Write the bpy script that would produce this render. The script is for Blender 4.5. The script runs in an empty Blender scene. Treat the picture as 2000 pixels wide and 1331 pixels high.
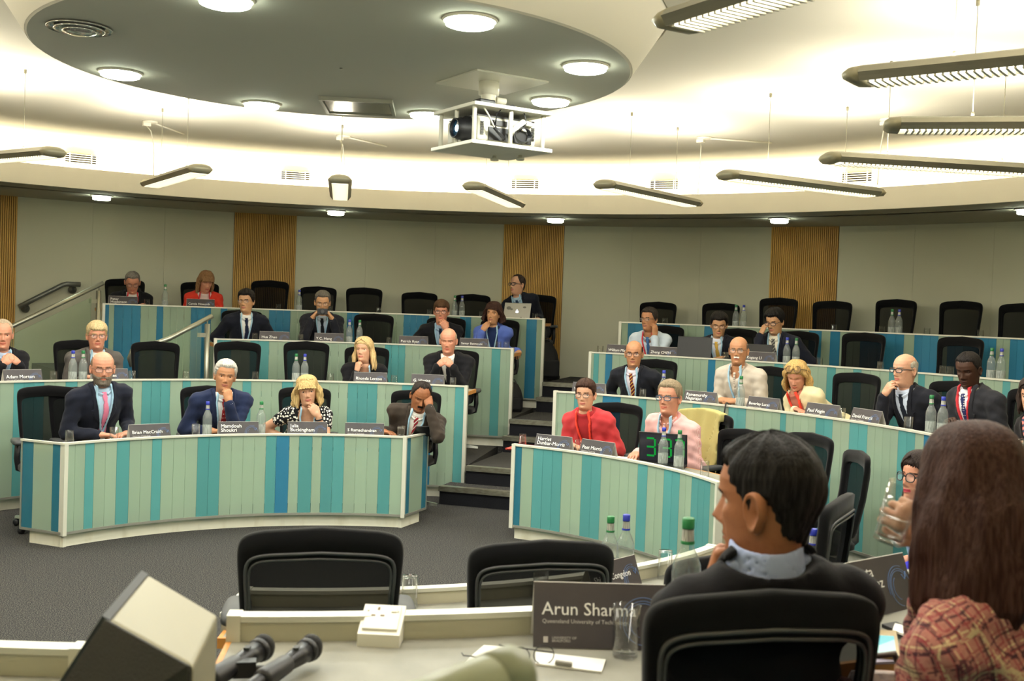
import bpy, bmesh, math, random
import numpy as np
from mathutils import Vector, Matrix
R_=math.radians
SC=bpy.context.scene
COL=SC.collection
# ---------------------------------------------------------------- camera, world, exposure
F=2153.15; PT=-0.02777; RO=0.03616; HC=1.8286          # focal length in px of the 2000x1331 frame, pitch, roll, eye height
CX,CY=-1.0609,6.5101                                    # centre of the round chamber
cam_d=bpy.data.cameras.new('camera'); cam=bpy.data.objects.new('camera',cam_d); COL.objects.link(cam); SC.camera=cam
cam_d.sensor_width=36; cam_d.lens=F/2000*36; cam_d.clip_start=.05; cam_d.clip_end=80
_f=Vector((0,math.cos(PT),math.sin(PT))); _u=Vector((0,-math.sin(PT),math.cos(PT))); _r=Vector((1,0,0))
_c,_s=math.cos(RO),math.sin(RO)
_R=_r*_c+_u*_s; _U=_u*_c-_r*_s
cam.matrix_world=Matrix(((_R.x,_U.x,-_f.x,0),(_R.y,_U.y,-_f.y,0),(_R.z,_U.z,-_f.z,HC),(0,0,0,1)))
cam_d.dof.use_dof=True; cam_d.dof.focus_distance=9.3; cam_d.dof.aperture_fstop=6.3
w=bpy.data.worlds.new('world'); SC.world=w; w.use_nodes=True
w.node_tree.nodes['Background'].inputs[0].default_value=(1,.95,.85,1); w.node_tree.nodes['Background'].inputs[1].default_value=.0
SC.view_settings.view_transform='Standard'; SC.view_settings.look='None'; SC.view_settings.gamma=1; SC.view_settings.use_curve_mapping=False
SC.view_settings.exposure=0.2
SC.cycles.max_bounces=8; SC.cycles.diffuse_bounces=4; SC.cycles.glossy_bounces=3; SC.cycles.transmission_bounces=8; SC.cycles.transparent_max_bounces=12
SC.cycles.sample_clamp_indirect=4; SC.cycles.caustics_reflective=False; SC.cycles.caustics_refractive=False
SC.cycles.use_denoising=True
P_COVE=34.; P_DOWN=18.; P_UP=22.; P_SPOT=35.; P_DISC=26.   # lamp powers (W)
RR=[0,2.502,4.076,5.614,6.907]; RF=6.493; RW=8.304; ZF1=2.967; ZF2=3.181; ST=.3257; HD=.756; ZC=3.5
def zf(i): return (i-1)*ST
WT=.70                                                  # height of the worktop above its tier
# ---------------------------------------------------------------- helpers: where a pixel's ray meets a plane or a cylinder
def pray(x,y):
    x=(x-1000)/F; y=-(y-665.5)/F
    d=_f+_R*x+_U*y; n=math.hypot(d.x,d.y); return d.x/n,d.y/n,d.z/n
def onz(x,y,z):
    a,b,t=pray(x,y); d=(z-HC)/t; return Vector((a*d,b*d,z))
def cyl(x,y,r,far=True):
    a,b,t=pray(x,y); B=a*CX+b*CY; D=B*B-(CX*CX+CY*CY-r*r)
    d=B+math.sqrt(max(D,0))*(1 if far else -1); return Vector((a*d,b*d,HC+t*d))
def pol(r,a,z=0.): a=R_(a); return Vector((CX+r*math.sin(a),CY+r*math.cos(a),z))
def ang(p): return math.degrees(math.atan2(p[0]-CX,p[1]-CY))
def rad(p): return math.hypot(p[0]-CX,p[1]-CY)
# ---------------------------------------------------------------- materials
def lin(h):
    if isinstance(h,str): v=[int(h[i:i+2],16)/255 for i in (0,2,4)]
    else: v=list(h)
    return [c/12.92 if c<=.04045 else ((c+.055)/1.055)**2.4 for c in v]
def mat(name,hexc,rough=.5,metal=0.,spec=.5,noise=None,bump=None,emit=None,alpha=None,trans=None,ior=1.45,coat=0.,sheen=0.,rnd=0.):
    m=bpy.data.materials.new(name); m.use_nodes=True; nt=m.node_tree; b=nt.nodes['Principled BSDF']; L=nt.links
    c=lin(hexc)+[1]
    b.inputs['Base Color'].default_value=c; b.inputs['Roughness'].default_value=rough; b.inputs['Metallic'].default_value=metal
    b.inputs['Specular IOR Level'].default_value=spec; b.inputs['IOR'].default_value=ior
    if coat: b.inputs['Coat Weight'].default_value=coat; b.inputs['Coat Roughness'].default_value=.08
    if sheen: b.inputs['Sheen Weight'].default_value=sheen
    if trans is not None: b.inputs['Transmission Weight'].default_value=trans
    if alpha is not None: b.inputs['Alpha'].default_value=alpha
    if emit: b.inputs['Emission Color'].default_value=lin(emit[0])+[1]; b.inputs['Emission Strength'].default_value=emit[1]
    tc=None
    def coord(scale):
        nonlocal tc
        if tc is None: tc=nt.nodes.new('ShaderNodeTexCoord')
        mp=nt.nodes.new('ShaderNodeMapping'); mp.inputs['Scale'].default_value=scale if hasattr(scale,'__len__') else (scale,)*3
        L.new(tc.outputs['Object'],mp.inputs['Vector']); return mp.outputs[0]
    col_out=None
    if noise:   # (scale, second colour, low, high)
        n=nt.nodes.new('ShaderNodeTexNoise'); n.inputs['Scale'].default_value=1; n.inputs['Detail'].default_value=noise[4] if len(noise)>4 else 4
        L.new(coord(noise[0]),n.inputs['Vector'])
        r=nt.nodes.new('ShaderNodeValToRGB'); r.color_ramp.elements[0].position=noise[2]; r.color_ramp.elements[1].position=noise[3]
        r.color_ramp.elements[0].color=c; r.color_ramp.elements[1].color=lin(noise[1])+[1]
        L.new(n.outputs[0],r.inputs[0]); L.new(r.outputs[0],b.inputs['Base Color']); col_out=r.outputs[0]
    if rnd:
        oi=nt.nodes.new('ShaderNodeObjectInfo'); mr=nt.nodes.new('ShaderNodeMapRange'); mr.inputs[3].default_value=1-rnd; mr.inputs[4].default_value=1+rnd
        L.new(oi.outputs['Random'],mr.inputs[0]); hs=nt.nodes.new('ShaderNodeHueSaturation')
        if col_out is not None: L.new(col_out,hs.inputs['Color'])
        else: hs.inputs['Color'].default_value=c
        L.new(mr.outputs[0],hs.inputs['Value']); L.new(hs.outputs[0],b.inputs['Base Color'])
    if bump:    # (scale, strength)
        n=nt.nodes.new('ShaderNodeTexNoise'); n.inputs['Scale'].default_value=1; n.inputs['Detail'].default_value=3
        L.new(coord(bump[0]),n.inputs['Vector'])
        bp=nt.nodes.new('ShaderNodeBump'); bp.inputs['Strength'].default_value=bump[1]; bp.inputs['Distance'].default_value=.01
        L.new(n.outputs[0],bp.inputs['Height']); L.new(bp.outputs[0],b.inputs['Normal'])
    return m
def see_thru(m,f,tint=(1,1,1)):
    """mixes a transparent layer of weight f into a material (woven mesh, frosted film)"""
    nt=m.node_tree; out=[n for n in nt.nodes if n.type=='OUTPUT_MATERIAL'][0]; b=nt.nodes['Principled BSDF']
    t=nt.nodes.new('ShaderNodeBsdfTransparent'); t.inputs[0].default_value=tuple(tint)+(1,)
    x=nt.nodes.new('ShaderNodeMixShader'); x.inputs[0].default_value=f
    nt.links.new(b.outputs[0],x.inputs[1]); nt.links.new(t.outputs[0],x.inputs[2]); nt.links.new(x.outputs[0],out.inputs[0]); return m
def emis(name,hexc,s):
    m=bpy.data.materials.new(name); m.use_nodes=True; nt=m.node_tree; nt.nodes.remove(nt.nodes['Principled BSDF'])
    e=nt.nodes.new('ShaderNodeEmission'); e.inputs[0].default_value=lin(hexc)+[1]; e.inputs[1].default_value=s
    nt.links.new(e.outputs[0],[n for n in nt.nodes if n.type=='OUTPUT_MATERIAL'][0].inputs[0]); return m
M={}
M['carpet']=mat('carpet','1f1f24',.95,spec=.1,noise=((150,150,150),'5c5a54',.44,.63,3),bump=((300,300,300),.5))
M['carpet_dark']=mat('carpet_riser','17171b',.95,spec=.1,noise=((260,260,260),'2a2a2e',.4,.7,2))
M['wall']=mat('wall_paint','c5c3ac',.85,spec=.2,bump=((40,40,40),.03))
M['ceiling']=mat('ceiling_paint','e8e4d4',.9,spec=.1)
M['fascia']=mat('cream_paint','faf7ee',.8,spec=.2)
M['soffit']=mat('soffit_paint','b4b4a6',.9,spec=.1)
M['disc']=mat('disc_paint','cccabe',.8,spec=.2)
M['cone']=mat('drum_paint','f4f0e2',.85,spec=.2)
M['wood_rib']=mat('ribbed_oak','cfa252',.55,noise=((3,3,.35),'b0843c',.35,.7),bump=((30,30,4),.05))
M['wood_back']=mat('ribbed_oak_groove','5a3a14',.7)
M['wood_edge']=mat('beech_edge','c98b45',.5,noise=((12,12,12),'b57a36',.4,.6))
M['alu']=mat('brushed_aluminium','b9b8ac',.38,.75,bump=((60,60,2),.03))
M['alu_cap']=mat('satin_silver_cap','d8d6c6',.42,.25)
M['plinth']=mat('white_plinth','eeead6',.6,noise=((9,9,3),'dcd6bd',.5,.75))
M['lining']=mat('beige_lining','b4b09a',.6)
M['worktop']=mat('grey_laminate','87857a',.5,noise=((7,5,7),'74736a',.35,.7),spec=.3)
M['steel']=mat('steel_edge','a8a596',.35,.85,noise=((20,20,60),'8b887a',.4,.7))
M['p']=see_thru(mat('pale_green_glass','a9bba6',.14,coat=.5,rnd=.04),.40,(.86,.98,.90))
M['t']=see_thru(mat('teal_glass','62a6a6',.14,coat=.5,rnd=.09),.34,(.40,.72,.76))
M['b']=see_thru(mat('blue_glass','3c84a6',.14,coat=.5,rnd=.07),.34,(.30,.58,.78))
M['d']=see_thru(mat('deep_teal_glass','32768c',.14,coat=.5,rnd=.07),.28,(.24,.5,.6))
M['backing']=mat('white_backing','eceede',.7)
M['black']=mat('black_plastic','16161a',.45)
M['black_fab']=mat('black_upholstery','08080a',.9,spec=.12,bump=((400,400,400),.1),sheen=.1)
M['mesh']=see_thru(mat('black_woven_mesh','0b0b0d',.85,spec=.12,bump=((500,500,500),.2)),.08)
M['grey_pl']=mat('charcoal_plastic','3b3b3d',.5)
M['pad']=mat('armrest_pad','343638',.6)
M['chrome']=mat('polished_aluminium','c9c8c2',.2,.95)
def thin_glass(name,tint,refl=.9):
    m=bpy.data.materials.new(name); m.use_nodes=True; nt=m.node_tree; nt.nodes.remove(nt.nodes['Principled BSDF'])
    t=nt.nodes.new('ShaderNodeBsdfTransparent'); t.inputs[0].default_value=tuple(tint)+(1,); g=nt.nodes.new('ShaderNodeBsdfGlossy'); g.inputs['Roughness'].default_value=.03
    lw=nt.nodes.new('ShaderNodeLayerWeight'); lw.inputs[0].default_value=.5; pw=nt.nodes.new('ShaderNodeMath'); pw.operation='POWER'; pw.inputs[1].default_value=3.; ad=nt.nodes.new('ShaderNodeMath'); ad.operation='ADD'; ad.inputs[1].default_value=.035; x=nt.nodes.new('ShaderNodeMixShader'); mm=nt.nodes.new('ShaderNodeMath'); mm.operation='MULTIPLY'; mm.inputs[1].default_value=refl
    nt.links.new(lw.outputs['Facing'],pw.inputs[0]); nt.links.new(pw.outputs[0],ad.inputs[0]); nt.links.new(ad.outputs[0],mm.inputs[0]); nt.links.new(mm.outputs[0],x.inputs[0]); nt.links.new(t.outputs[0],x.inputs[1]); nt.links.new(g.outputs[0],x.inputs[2])
    nt.links.new(x.outputs[0],[n for n in nt.nodes if n.type=='OUTPUT_MATERIAL'][0].inputs[0]); return m
M['glass']=thin_glass('clear_glass',(.985,.99,.985))
M['water']=thin_glass('drinking_water',(.90,.93,.93),1.2)
M['cap_g']=mat('green_cap','1c6b3a',.4)
M['cap_b']=mat('blue_cap','26339b',.4)
M['neck_label']=mat('silver_neck_label','b8b8ae',.45,.3,noise=((300,300,0.1),'6c6c66',.45,.6))
M['label']=see_thru(mat('frosted_label','b9beb8',.5,noise=((180,180,20),'8d948f',.5,.6)),.38)
M['bottle_glass']=thin_glass('bottle_glass',(.84,.88,.86),1.3)
def pale_sheen(m,f):  # mixes in white diffuse, imitating bright pale reflections on the glass
    nt=m.node_tree; out=[n for n in nt.nodes if n.type=='OUTPUT_MATERIAL'][0]; src=out.inputs[0].links[0].from_socket; d=nt.nodes.new('ShaderNodeBsdfDiffuse'); d.inputs[0].default_value=(.75,.8,.78,1); x=nt.nodes.new('ShaderNodeMixShader'); x.inputs[0].default_value=f
    nt.links.new(src,x.inputs[1]); nt.links.new(d.outputs[0],x.inputs[2]); nt.links.new(x.outputs[0],out.inputs[0])
pale_sheen(M['bottle_glass'],.13)
M['card']=mat('slate_card','383335',.55,noise=((9,9,9),'322d30',.4,.6))
M['card_near']=M['card']
M['card_white']=mat('white_card','e4e0d8',.6)
M['text']=mat('white_print','f2f0ea',.6)
M['text_dim']=mat('grey_print','b9b4b0',.6)
M['swirl']=mat('blue_print','5f7fb4',.6)
M['paper']=mat('white_paper','f1eee4',.7)
M['lamp']=mat('lamp_housing','8f8c7e',.35,.6)
M['lamp_dark']=mat('lamp_end_cap','8d8873',.45,.3)
M['lens']=emis('lamp_lens','fff6dc',9)
M['louvre']=mat('lamp_louvre','d9d6c8',.3,.4)
M['tube']=emis('lamp_tube','fff2d2',14)
M['cove_tube']=emis('cove_tube','ffe9b8',20)
M['down']=emis('downlight_lens','f6ffe6',26)
M['white_pl']=mat('white_plastic','e9e5d6',.4)
M['wire']=mat('steel_wire','8a8774',.4,.6)
M['screen_off']=mat('laptop_screen','15161c',.2)
M['lap_silver']=mat('laptop_silver','9c9b94',.35,.6)
M['lap_black']=mat('laptop_black','121215',.5)
M['digit']=emis('green_digits','21c04a',.55)
M['glow']=emis('backlit_logo','f4f6ff',1.6)
M['rail']=mat('brushed_steel_rail','a6a799',.35,.8)
M['rail_dark']=mat('grey_handrail','6e6f69',.4,.5)
M['balglass']=see_thru(mat('balustrade_glass','a9b5a0',.05,coat=.6),.86,(.92,.98,.92))
# ---------------------------------------------------------------- mesh collecting
class MB:
    def __init__(s): s.v=[]; s.f=[]; s.m=[]; s.sm=[]
    def add(s,vs,fs,mi=0,smooth=False):
        o=len(s.v); s.v+= [tuple(map(float,v)) for v in vs]; s.f+=[tuple(o+i for i in f) for f in fs]; s.m+=[mi]*len(fs); s.sm+=[smooth]*len(fs); return s
    def box(s,c,d,mi=0,rot=None):
        x,y,z=[k/2 for k in d]; vs=[Vector((a*x,b*y,e*z)) for a in(-1,1) for b in(-1,1) for e in(-1,1)]
        if rot is not None: vs=[rot@v for v in vs]
        c=Vector(c); return s.add([c+v for v in vs],[(0,1,3,2),(4,6,7,5),(0,4,5,1),(2,3,7,6),(0,2,6,4),(1,5,7,3)],mi)
    def grid(s,P,closed_u=False,closed_v=False,mi=0,smooth=True,cap0=False,cap1=False):
        """P[j][i]: rows j, points i"""
        nv=len(P); nu=len(P[0]); vs=[p for r in P for p in r]; fs=[]
        for j in range(nv if closed_v else nv-1):
            for i in range(nu if closed_u else nu-1):
                a=j*nu+i; b=j*nu+(i+1)%nu; c=((j+1)%nv)*nu+(i+1)%nu; d=((j+1)%nv)*nu+i; fs.append((a,b,c,d))
        if cap0: fs.append(tuple(range(nu-1,-1,-1)))
        if cap1: fs.append(tuple((nv-1)*nu+i for i in range(nu)))
        return s.add(vs,fs,mi,smooth)
    def lathe(s,prof,n=20,mi=0,o=(0,0,0),smooth=True,cap0=True,cap1=True,axis=None):
        o=Vector(o); Q=axis.to_track_quat('Z','Y') if axis is not None else None
        P=[]
        for r,z in prof:
            row=[Vector((r*math.cos(2*math.pi*k/n),r*math.sin(2*math.pi*k/n),z)) for k in range(n)]
            P.append([o+(Q@p if Q else p) for p in row])
        return s.grid(P,True,False,mi,smooth,cap0,cap1)
    def rod(s,a,b,r,n=10,mi=0,r2=None):
        a=Vector(a); b=Vector(b); return s.lathe([(r,0),(r2 if r2 is not None else r,(b-a).length)],n,mi,a,axis=(b-a))
    def tube(s,pts,r,n=8,mi=0):
        pts=[Vector(p) for p in pts]; P=[]; prev=None
        for k,p in enumerate(pts):
            t=(pts[min(k+1,len(pts)-1)]-pts[max(k-1,0)]).normalized()
            if prev is None: prev=t.orthogonal().normalized()
            prev=(prev-t*prev.dot(t)).normalized(); q=t.cross(prev)
            rr=r[k] if hasattr(r,'__len__') else r
            P.append([p+prev*rr*math.cos(2*math.pi*i/n)+q*rr*math.sin(2*math.pi*i/n) for i in range(n)])
        return s.grid(P,True,False,mi,True,True,True)
    def sector(s,r0,r1,z0,z1,a0,a1,n=24,mi=0,off=(0,0),smooth=False):
        P=[]
        for k in range(n+1):
            a=a0+(a1-a0)*k/n; P.append([pol(r,a,z)-Vector((off[0],off[1],0)) for r,z in((r0,z0),(r1,z0),(r1,z1),(r0,z1))])
        return s.grid(P,True,False,mi,smooth,True,True)
    def ell(s,c,r,n=12,mi=0,rot=None):
        c=Vector(c); P=[]
        for j in range(n//2+1):
            th=math.pi*(j+.001)/(n//2+.002); row=[]
            for i in range(n):
                ph=2*math.pi*i/n; v=Vector((r[0]*math.sin(th)*math.cos(ph),r[1]*math.sin(th)*math.sin(ph),-r[2]*math.cos(th)))
                row.append(c+(rot@v if rot is not None else v))
            P.append(row)
        return s.grid(P,True,False,mi,True,True,True)
    def mesh(s,name,mats):
        me=bpy.data.meshes.new(name); me.from_pydata(s.v,[],s.f); 
        for m in mats: me.materials.append(m)
        me.polygons.foreach_set('material_index',s.m); me.polygons.foreach_set('use_smooth',s.sm); me.update()
        bm=bmesh.new(); bm.from_mesh(me); bmesh.ops.recalc_face_normals(bm,faces=bm.faces); bm.to_mesh(me); bm.free()
        return me
    def build(s,name,mats,parent=None,loc=None,rz=0.):
        return link(name,s.mesh(name,mats if isinstance(mats,(list,tuple)) else [mats]),parent,loc,rz)
def link(name,me,parent=None,loc=None,rz=0.):
    o=bpy.data.objects.new(name,me); COL.objects.link(o)
    if parent is not None: o.parent=parent
    if loc is not None: o.location=loc
    if rz: o.rotation_euler=(0,0,rz)
    return o
def tag(o,label=None,cat=None,group=None,kind=None):
    if label: o['label']=label
    if cat: o['category']=cat
    if group: o['group']=group
    if kind: o['kind']=kind
    return o
def thing(name,label,cat,loc=(0,0,0),rz=0.,group=None):
    o=link(name,None,None,loc,rz); o.empty_display_size=.1; return tag(o,label,cat,group)
def copy_tree(o,parent=None):
    c=o.copy(); COL.objects.link(c)
    if parent is not None: c.parent=parent
    for ch in KIDS.get(o,list(o.children)): copy_tree(ch,c)
    return c
KIDS={}
def struct(o): return tag(o,kind='structure')
def bevel(o,w_,seg=2):
    m=o.modifiers.new('bevel','BEVEL'); m.width=w_; m.segments=seg; m.limit_method='ANGLE'; return o
def facing(p):  # heading (rotation about Z) of a seat at p whose +Y looks at the centre of the chamber
    return math.atan2(-(CX-p[0]),CY-p[1])
rng=random.Random(7)
# ---------------------------------------------------------------- lamps' light
def area(name,loc,dirv,size,power,col,size_y=None,spread=math.pi,shape=None):
    l=bpy.data.lights.new(name,'AREA'); l.energy=power; l.color=col
    l.shape=shape or ('RECTANGLE' if size_y else 'SQUARE'); l.size=size
    if size_y: l.size_y=size_y
    l.spread=spread
    o=bpy.data.objects.new(name,l); COL.objects.link(o); o.location=loc; o.rotation_euler=Vector(dirv).to_track_quat('-Z','Y').to_euler(); return o
for k in range(18):
    a=-170+k*20; p=pol(6.86,a,3.06); r=R_(a)
    o=area('cove_light',p,(0,0,1),2.3,P_COVE,(1,.90,.68),.08)
    o.rotation_euler=(math.pi,0,-r)
WARM=(1,.98,.93)
LAMPS=[(-8.8,2.67),(13.7,2.86),(36.6,2.9),(59.7,2.94),(80.6,3.03),(103.6,3.05),(126.5,3.04),(148.4,3.01),(171,2.95),(193.5,2.9),(216,2.85),(238.5,2.82),(261,2.8),(283.5,2.8),(304.25,2.79),(327.5,2.69)]
LAMPS=[(a,r+.81) for a,r in LAMPS]
for a,lr in LAMPS:
    p=pol(lr,a,2.82); r=R_(a)
    o=area('pendant_light',p,(0,0,-1),.12,P_DOWN,WARM,1.3); o.rotation_euler=(0,0,-r)
    o=area('pendant_uplight',pol(lr,a,2.91),(0,0,1),.10,P_UP,(1,.92,.76),1.3); o.rotation_euler=(math.pi,0,-r)
DISC_L=[-167.7,146.3,102.4,60,15.8,-31.1,-76.9,-121.8]
for a in DISC_L:
    area('ceiling_downlight_light',pol(1.45,a,3.165),(0,0,-1),.2,P_DISC,(.97,1,.9),shape='DISK')
SOFF=[-31+21.7*k-10*0 for k in range(-7,10)]
for a in SOFF:
    area('soffit_downlight_light',pol(7.17,a,2.93),(0,0,-1),.16,P_SPOT,(.97,1,.88),shape='DISK')
# ---------------------------------------------------------------- the room
n=96
struct(MB().sector(.0,RR[2]+.06,-.12,0,-180,180,n).build('floor',M['carpet']))
# tiers: carpeted rings behind each row (the far aisle between the two banks is cut out and stepped)
def ring(i,r0,r1,a0,a1): return MB().sector(r0,r1,-.1,zf(i),a0,a1,80)
AX=16.; 
def tier(i,r0,r1,aL,aR,a_end,a_start):
    struct(ring(i,r0,r1,a_start,aL).build('floor_tier',M['carpet'])); struct(ring(i,r0,r1,aR,a_end).build('floor_tier',M['carpet']))
tier(2,RR[2]+.055,RR[3]+.06,9.6,21.2,180,-180)
tier(3,RR[3]+.055,RR[4]+.06,11.2,19.8,180,-23.5)
tier(4,RR[4]+.055,RW,11.9,19.8,180,-34.8)
struct(MB().sector(RR[3]+.055,RR[4]+.06,-.1,zf(2),-180,-23.5,80).build('floor_landing',M['carpet']))
struct(MB().sector(RR[4]+.055,RW,-.1,zf(2),-180,-34.8,80).build('floor_landing',M['carpet']))
# aisle steps between the banks
axd=Vector((math.sin(R_(AX)),math.cos(R_(AX)),0)); axn=Vector((axd.y,-axd.x,0)); C0=Vector((CX,CY,0))
steps=[(3.66,ST*.5,.60,.43),(3.95,ST,.44,.44),(5.16,ST*1.5,.44,.43),(5.35,ST*2,.43,.43),(6.45,ST*2.5,.43,.43),(6.72,ST*3,.43,.43)]
ends=[3.98,5.4,5.4,6.75,6.75,RW-.1]
for k,((r,z,wl,wr),e) in enumerate(zip(steps,ends)):
    rm=Matrix.Rotation(-R_(AX),3,'Z')
    t=thing('aisle_step',['lowest carpeted step with bright metal nosing at the foot of the aisle','second carpeted step of the aisle, level with the second tier','third carpeted step, first of the pair to the third tier','fourth carpeted step of the aisle, level with the third tier','fifth carpeted step, first of the pair to the top tier','topmost carpeted step of the aisle at the back wall'][k],'step',C0+axd*r,-R_(AX))
    t['kind']='structure'; del t['category']
    L=e-r; b=MB(); b.box(((wr-wl)/2,L/2,z-.01),(wl+wr,L,.02)); b.build('tread',M['carpet'],t)
    b=MB(); b.box(((wr-wl)/2,L/2+.004,(z-.02)/2),(wl+wr-.01,L-.008,z-.02)); b.build('riser',M['carpet_dark'],t)
    b=MB(); b.box(((wr-wl)/2,.03,z+.004),(wl+wr,.075,.008)); b.box(((wr-wl)/2,-.006,z-.016),(wl+wr,.012,.045)); b.build('metal_nosing',M['steel'],t)
# back wall: a ring of flat panels with shadow gaps, ribbed oak panels between them
OAK=[(-41.8,-36.2),(-18.3,-12.8),(6.24,11.84),(30.55,36.34),(55,60.7),(79.5,85),(104,109.5),(-66.3,-60.8),(-90.7,-85.2)]
wall=link('wall_back',None); struct(wall)
OAKs=sorted(OAK); cur=-180.; segs=[]
for a0,a1 in OAKs+[(180,180)]:
    gap=a0-cur; m=max(1,round(gap/6.2))
    for q in range(m): segs.append((cur+gap*q/m,cur+gap*(q+1)/m))
    cur=a1
for a0,a1 in segs:
    MB().sector(RW,RW+.05,0,ZF1+.05,a0+.006,a1-.006,8).build('wall_panel',M['wall'],wall)
MB().sector(RW+.05,RW+.12,-.1,3.6,-180,180,n).build('wall_shell',M['wood_back'],wall)
NAMES=['far left edge','left of the top row','right of the top row by the aisle','right bank, behind the empty chairs']
for a0,a1 in OAK:
    lab={-41.8:'ribbed oak wall panel behind the staircase handrail at the room edge',-18.3:'ribbed oak wall panel behind the woman in the red cardigan and an empty chair',6.24:'ribbed oak wall panel behind the man with the silver laptop',30.55:'ribbed oak wall panel behind the empty chairs of the other bank'}.get(a0,'ribbed oak wall panel on the unseen side wall')
    root=thing('oak_wall_panel',lab,'wall panel',pol(RW,(a0+a1)/2,.9),0,'ribbed oak panels'if a0 not in(-41.8,-18.3,6.24,30.55) else None)
    off=root.location
    b=MB().sector(RW-.005,RW+.02,0,ZF1+.02,a0,a1,8)
    for v in range(len(b.v)): b.v[v]=(b.v[v][0]-off.x,b.v[v][1]-off.y,b.v[v][2]-off.z)
    b.build('backing',M['wood_back'],root)
    b=MB(); m=34
    for q in range(m):
        c=a0+(a1-a0)*(q+.5)/m; hw=(a1-a0)/m*.34; b.sector(RW-.02,RW,0,ZF1+.02,c-hw,c+hw,1)
    b.v=[(x-off.x,y-off.y,z-off.z) for x,y,z in b.v]
    tag(b.build('rib',M['wood_rib'],root),kind='stuff')
# soffit, fascia, cove, ceiling
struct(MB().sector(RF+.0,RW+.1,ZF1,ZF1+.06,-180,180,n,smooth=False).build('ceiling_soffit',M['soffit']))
struct(MB().sector(RF-.012,RF+.03,ZF1-.004,ZF2,-180,180,128).build('trim_1',M['fascia']))
struct(MB().sector(7.0,7.08,ZF1,ZC+.1,-180,180,n).build('wall_cove',M['ceiling']))
struct(MB().sector(1.9,8.5,ZC,ZC+.1,-180,180,n).build('ceiling',M['ceiling']))
struct(MB().sector(6.82,6.9,ZF1+.06,ZF1+.085,-180,180,n).build('trim_2',M['cove_tube']))
# drum with its flat underside
ZD=3.21; RD=1.69
b=MB(); P=[[pol(r,a*360/n,z) for a in range(n)] for r,z in ((0.01,ZD),(RD,ZD),(RD+.012,ZD+.01))]; b.grid(P,True,False,0,False)
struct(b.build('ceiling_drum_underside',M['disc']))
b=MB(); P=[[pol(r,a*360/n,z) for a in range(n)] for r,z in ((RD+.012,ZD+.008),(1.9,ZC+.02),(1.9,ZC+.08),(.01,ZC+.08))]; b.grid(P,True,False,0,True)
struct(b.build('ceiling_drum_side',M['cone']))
# drum downlights
WHERE=['behind the top frame edge, front left of the drum','nearest the camera on the right half of the drum','at the right rim of the drum','at the right of the projector plate','behind the projector, left of it','at the far left of the rectangular vent','at the left rim of the drum','beside the round air diffuser']
vis=['round frosted downlight at the top edge of the picture on the drum','round frosted downlight on the drum, right of centre near the top edge','round frosted downlight at the right rim of the drum','round frosted downlight on the drum just right of the projector plate','round frosted downlight on the drum between vent plate and projector','round frosted downlight on the drum left of the rectangular vent plate','round frosted downlight at the left rim of the drum','x']
for k,a in enumerate(DISC_L):
    if k==7: continue
    t=thing('ceiling_downlight',vis[k],'downlight',pol(1.45,a,ZD),0,'downlights on the ceiling drum')
    MB().lathe([(.125,.005),(.135,-.006),(.128,-.014),(.118,-.012)],28).build('trim_ring',M['white_pl'],t)
    MB().lathe([(.116,-.008),(.116,-.03),(.10,-.036),(.001,-.036)],28).build('lens',M['down'],t)
def soffit_lab(a):
    return {-31.:'soffit downlight left of the ribbed oak panel above the woman in red',-9.3:'soffit downlight right of the second ribbed oak panel',12.4:'soffit downlight at the oak panel above the silver laptop',34.1:'soffit downlight above the oak panel of the other bank',55.8:'soffit downlight at the far right frame edge'}.get(round(a,1),'soffit downlight on the side of the room out of view')
for a in SOFF:
    t=thing('soffit_downlight',soffit_lab(a),'downlight',pol(7.17,a,ZF1),0,'soffit downlights')
    MB().lathe([(.115,.005),(.125,-.004),(.12,-.01),(.10,-.01)],24).build('trim_ring',M['white_pl'],t)
    MB().lathe([(.098,-.006),(.098,-.045),(.085,-.052),(.001,-.052)],24).build('lens',M['down'],t)
# round air diffuser on the drum
t=thing('air_diffuser','round chrome air diffuser on the drum, rings around a domed centre','vent',onz(155,52,ZD))
MB().lathe([(.15,.0),(.165,-.008),(.16,-.016),(.14,-.006)],32).build('outer_ring',M['chrome'],t)
MB().lathe([(.12,-.005),(.128,-.02),(.118,-.024),(.10,-.008)],32).build('inner_ring',M['chrome'],t)
MB().lathe([(.085,-.015),(.085,-.03),(.05,-.042),(.001,-.045)],24).build('dome',M['chrome'],t)
MB().lathe([(.135,-.001),(.001,-.002)],24).build('throat',M['black'],t)
# rectangular plate vent
c=(onz(627,188,ZD)+onz(772,195,ZD)+onz(770,222,ZD)+onz(632,214,ZD))/4; d=(onz(772,195,ZD)-onz(627,188,ZD))
t=thing('vent_plate','rectangular brushed metal vent plate in a recessed frame on the drum','vent',c,math.atan2(d.y,d.x))
bevel(MB().box((0,0,-.012),(.44,.46,.012)).build('plate',M['chrome'],t),.003)
b=MB(); 
for s in(-1,1): b.box((s*.235,0,-.012),(.022,.54,.03)); b.box((0,s*.255,-.012),(.45,.022,.03))
b.build('frame',M['alu'],t)
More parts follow.
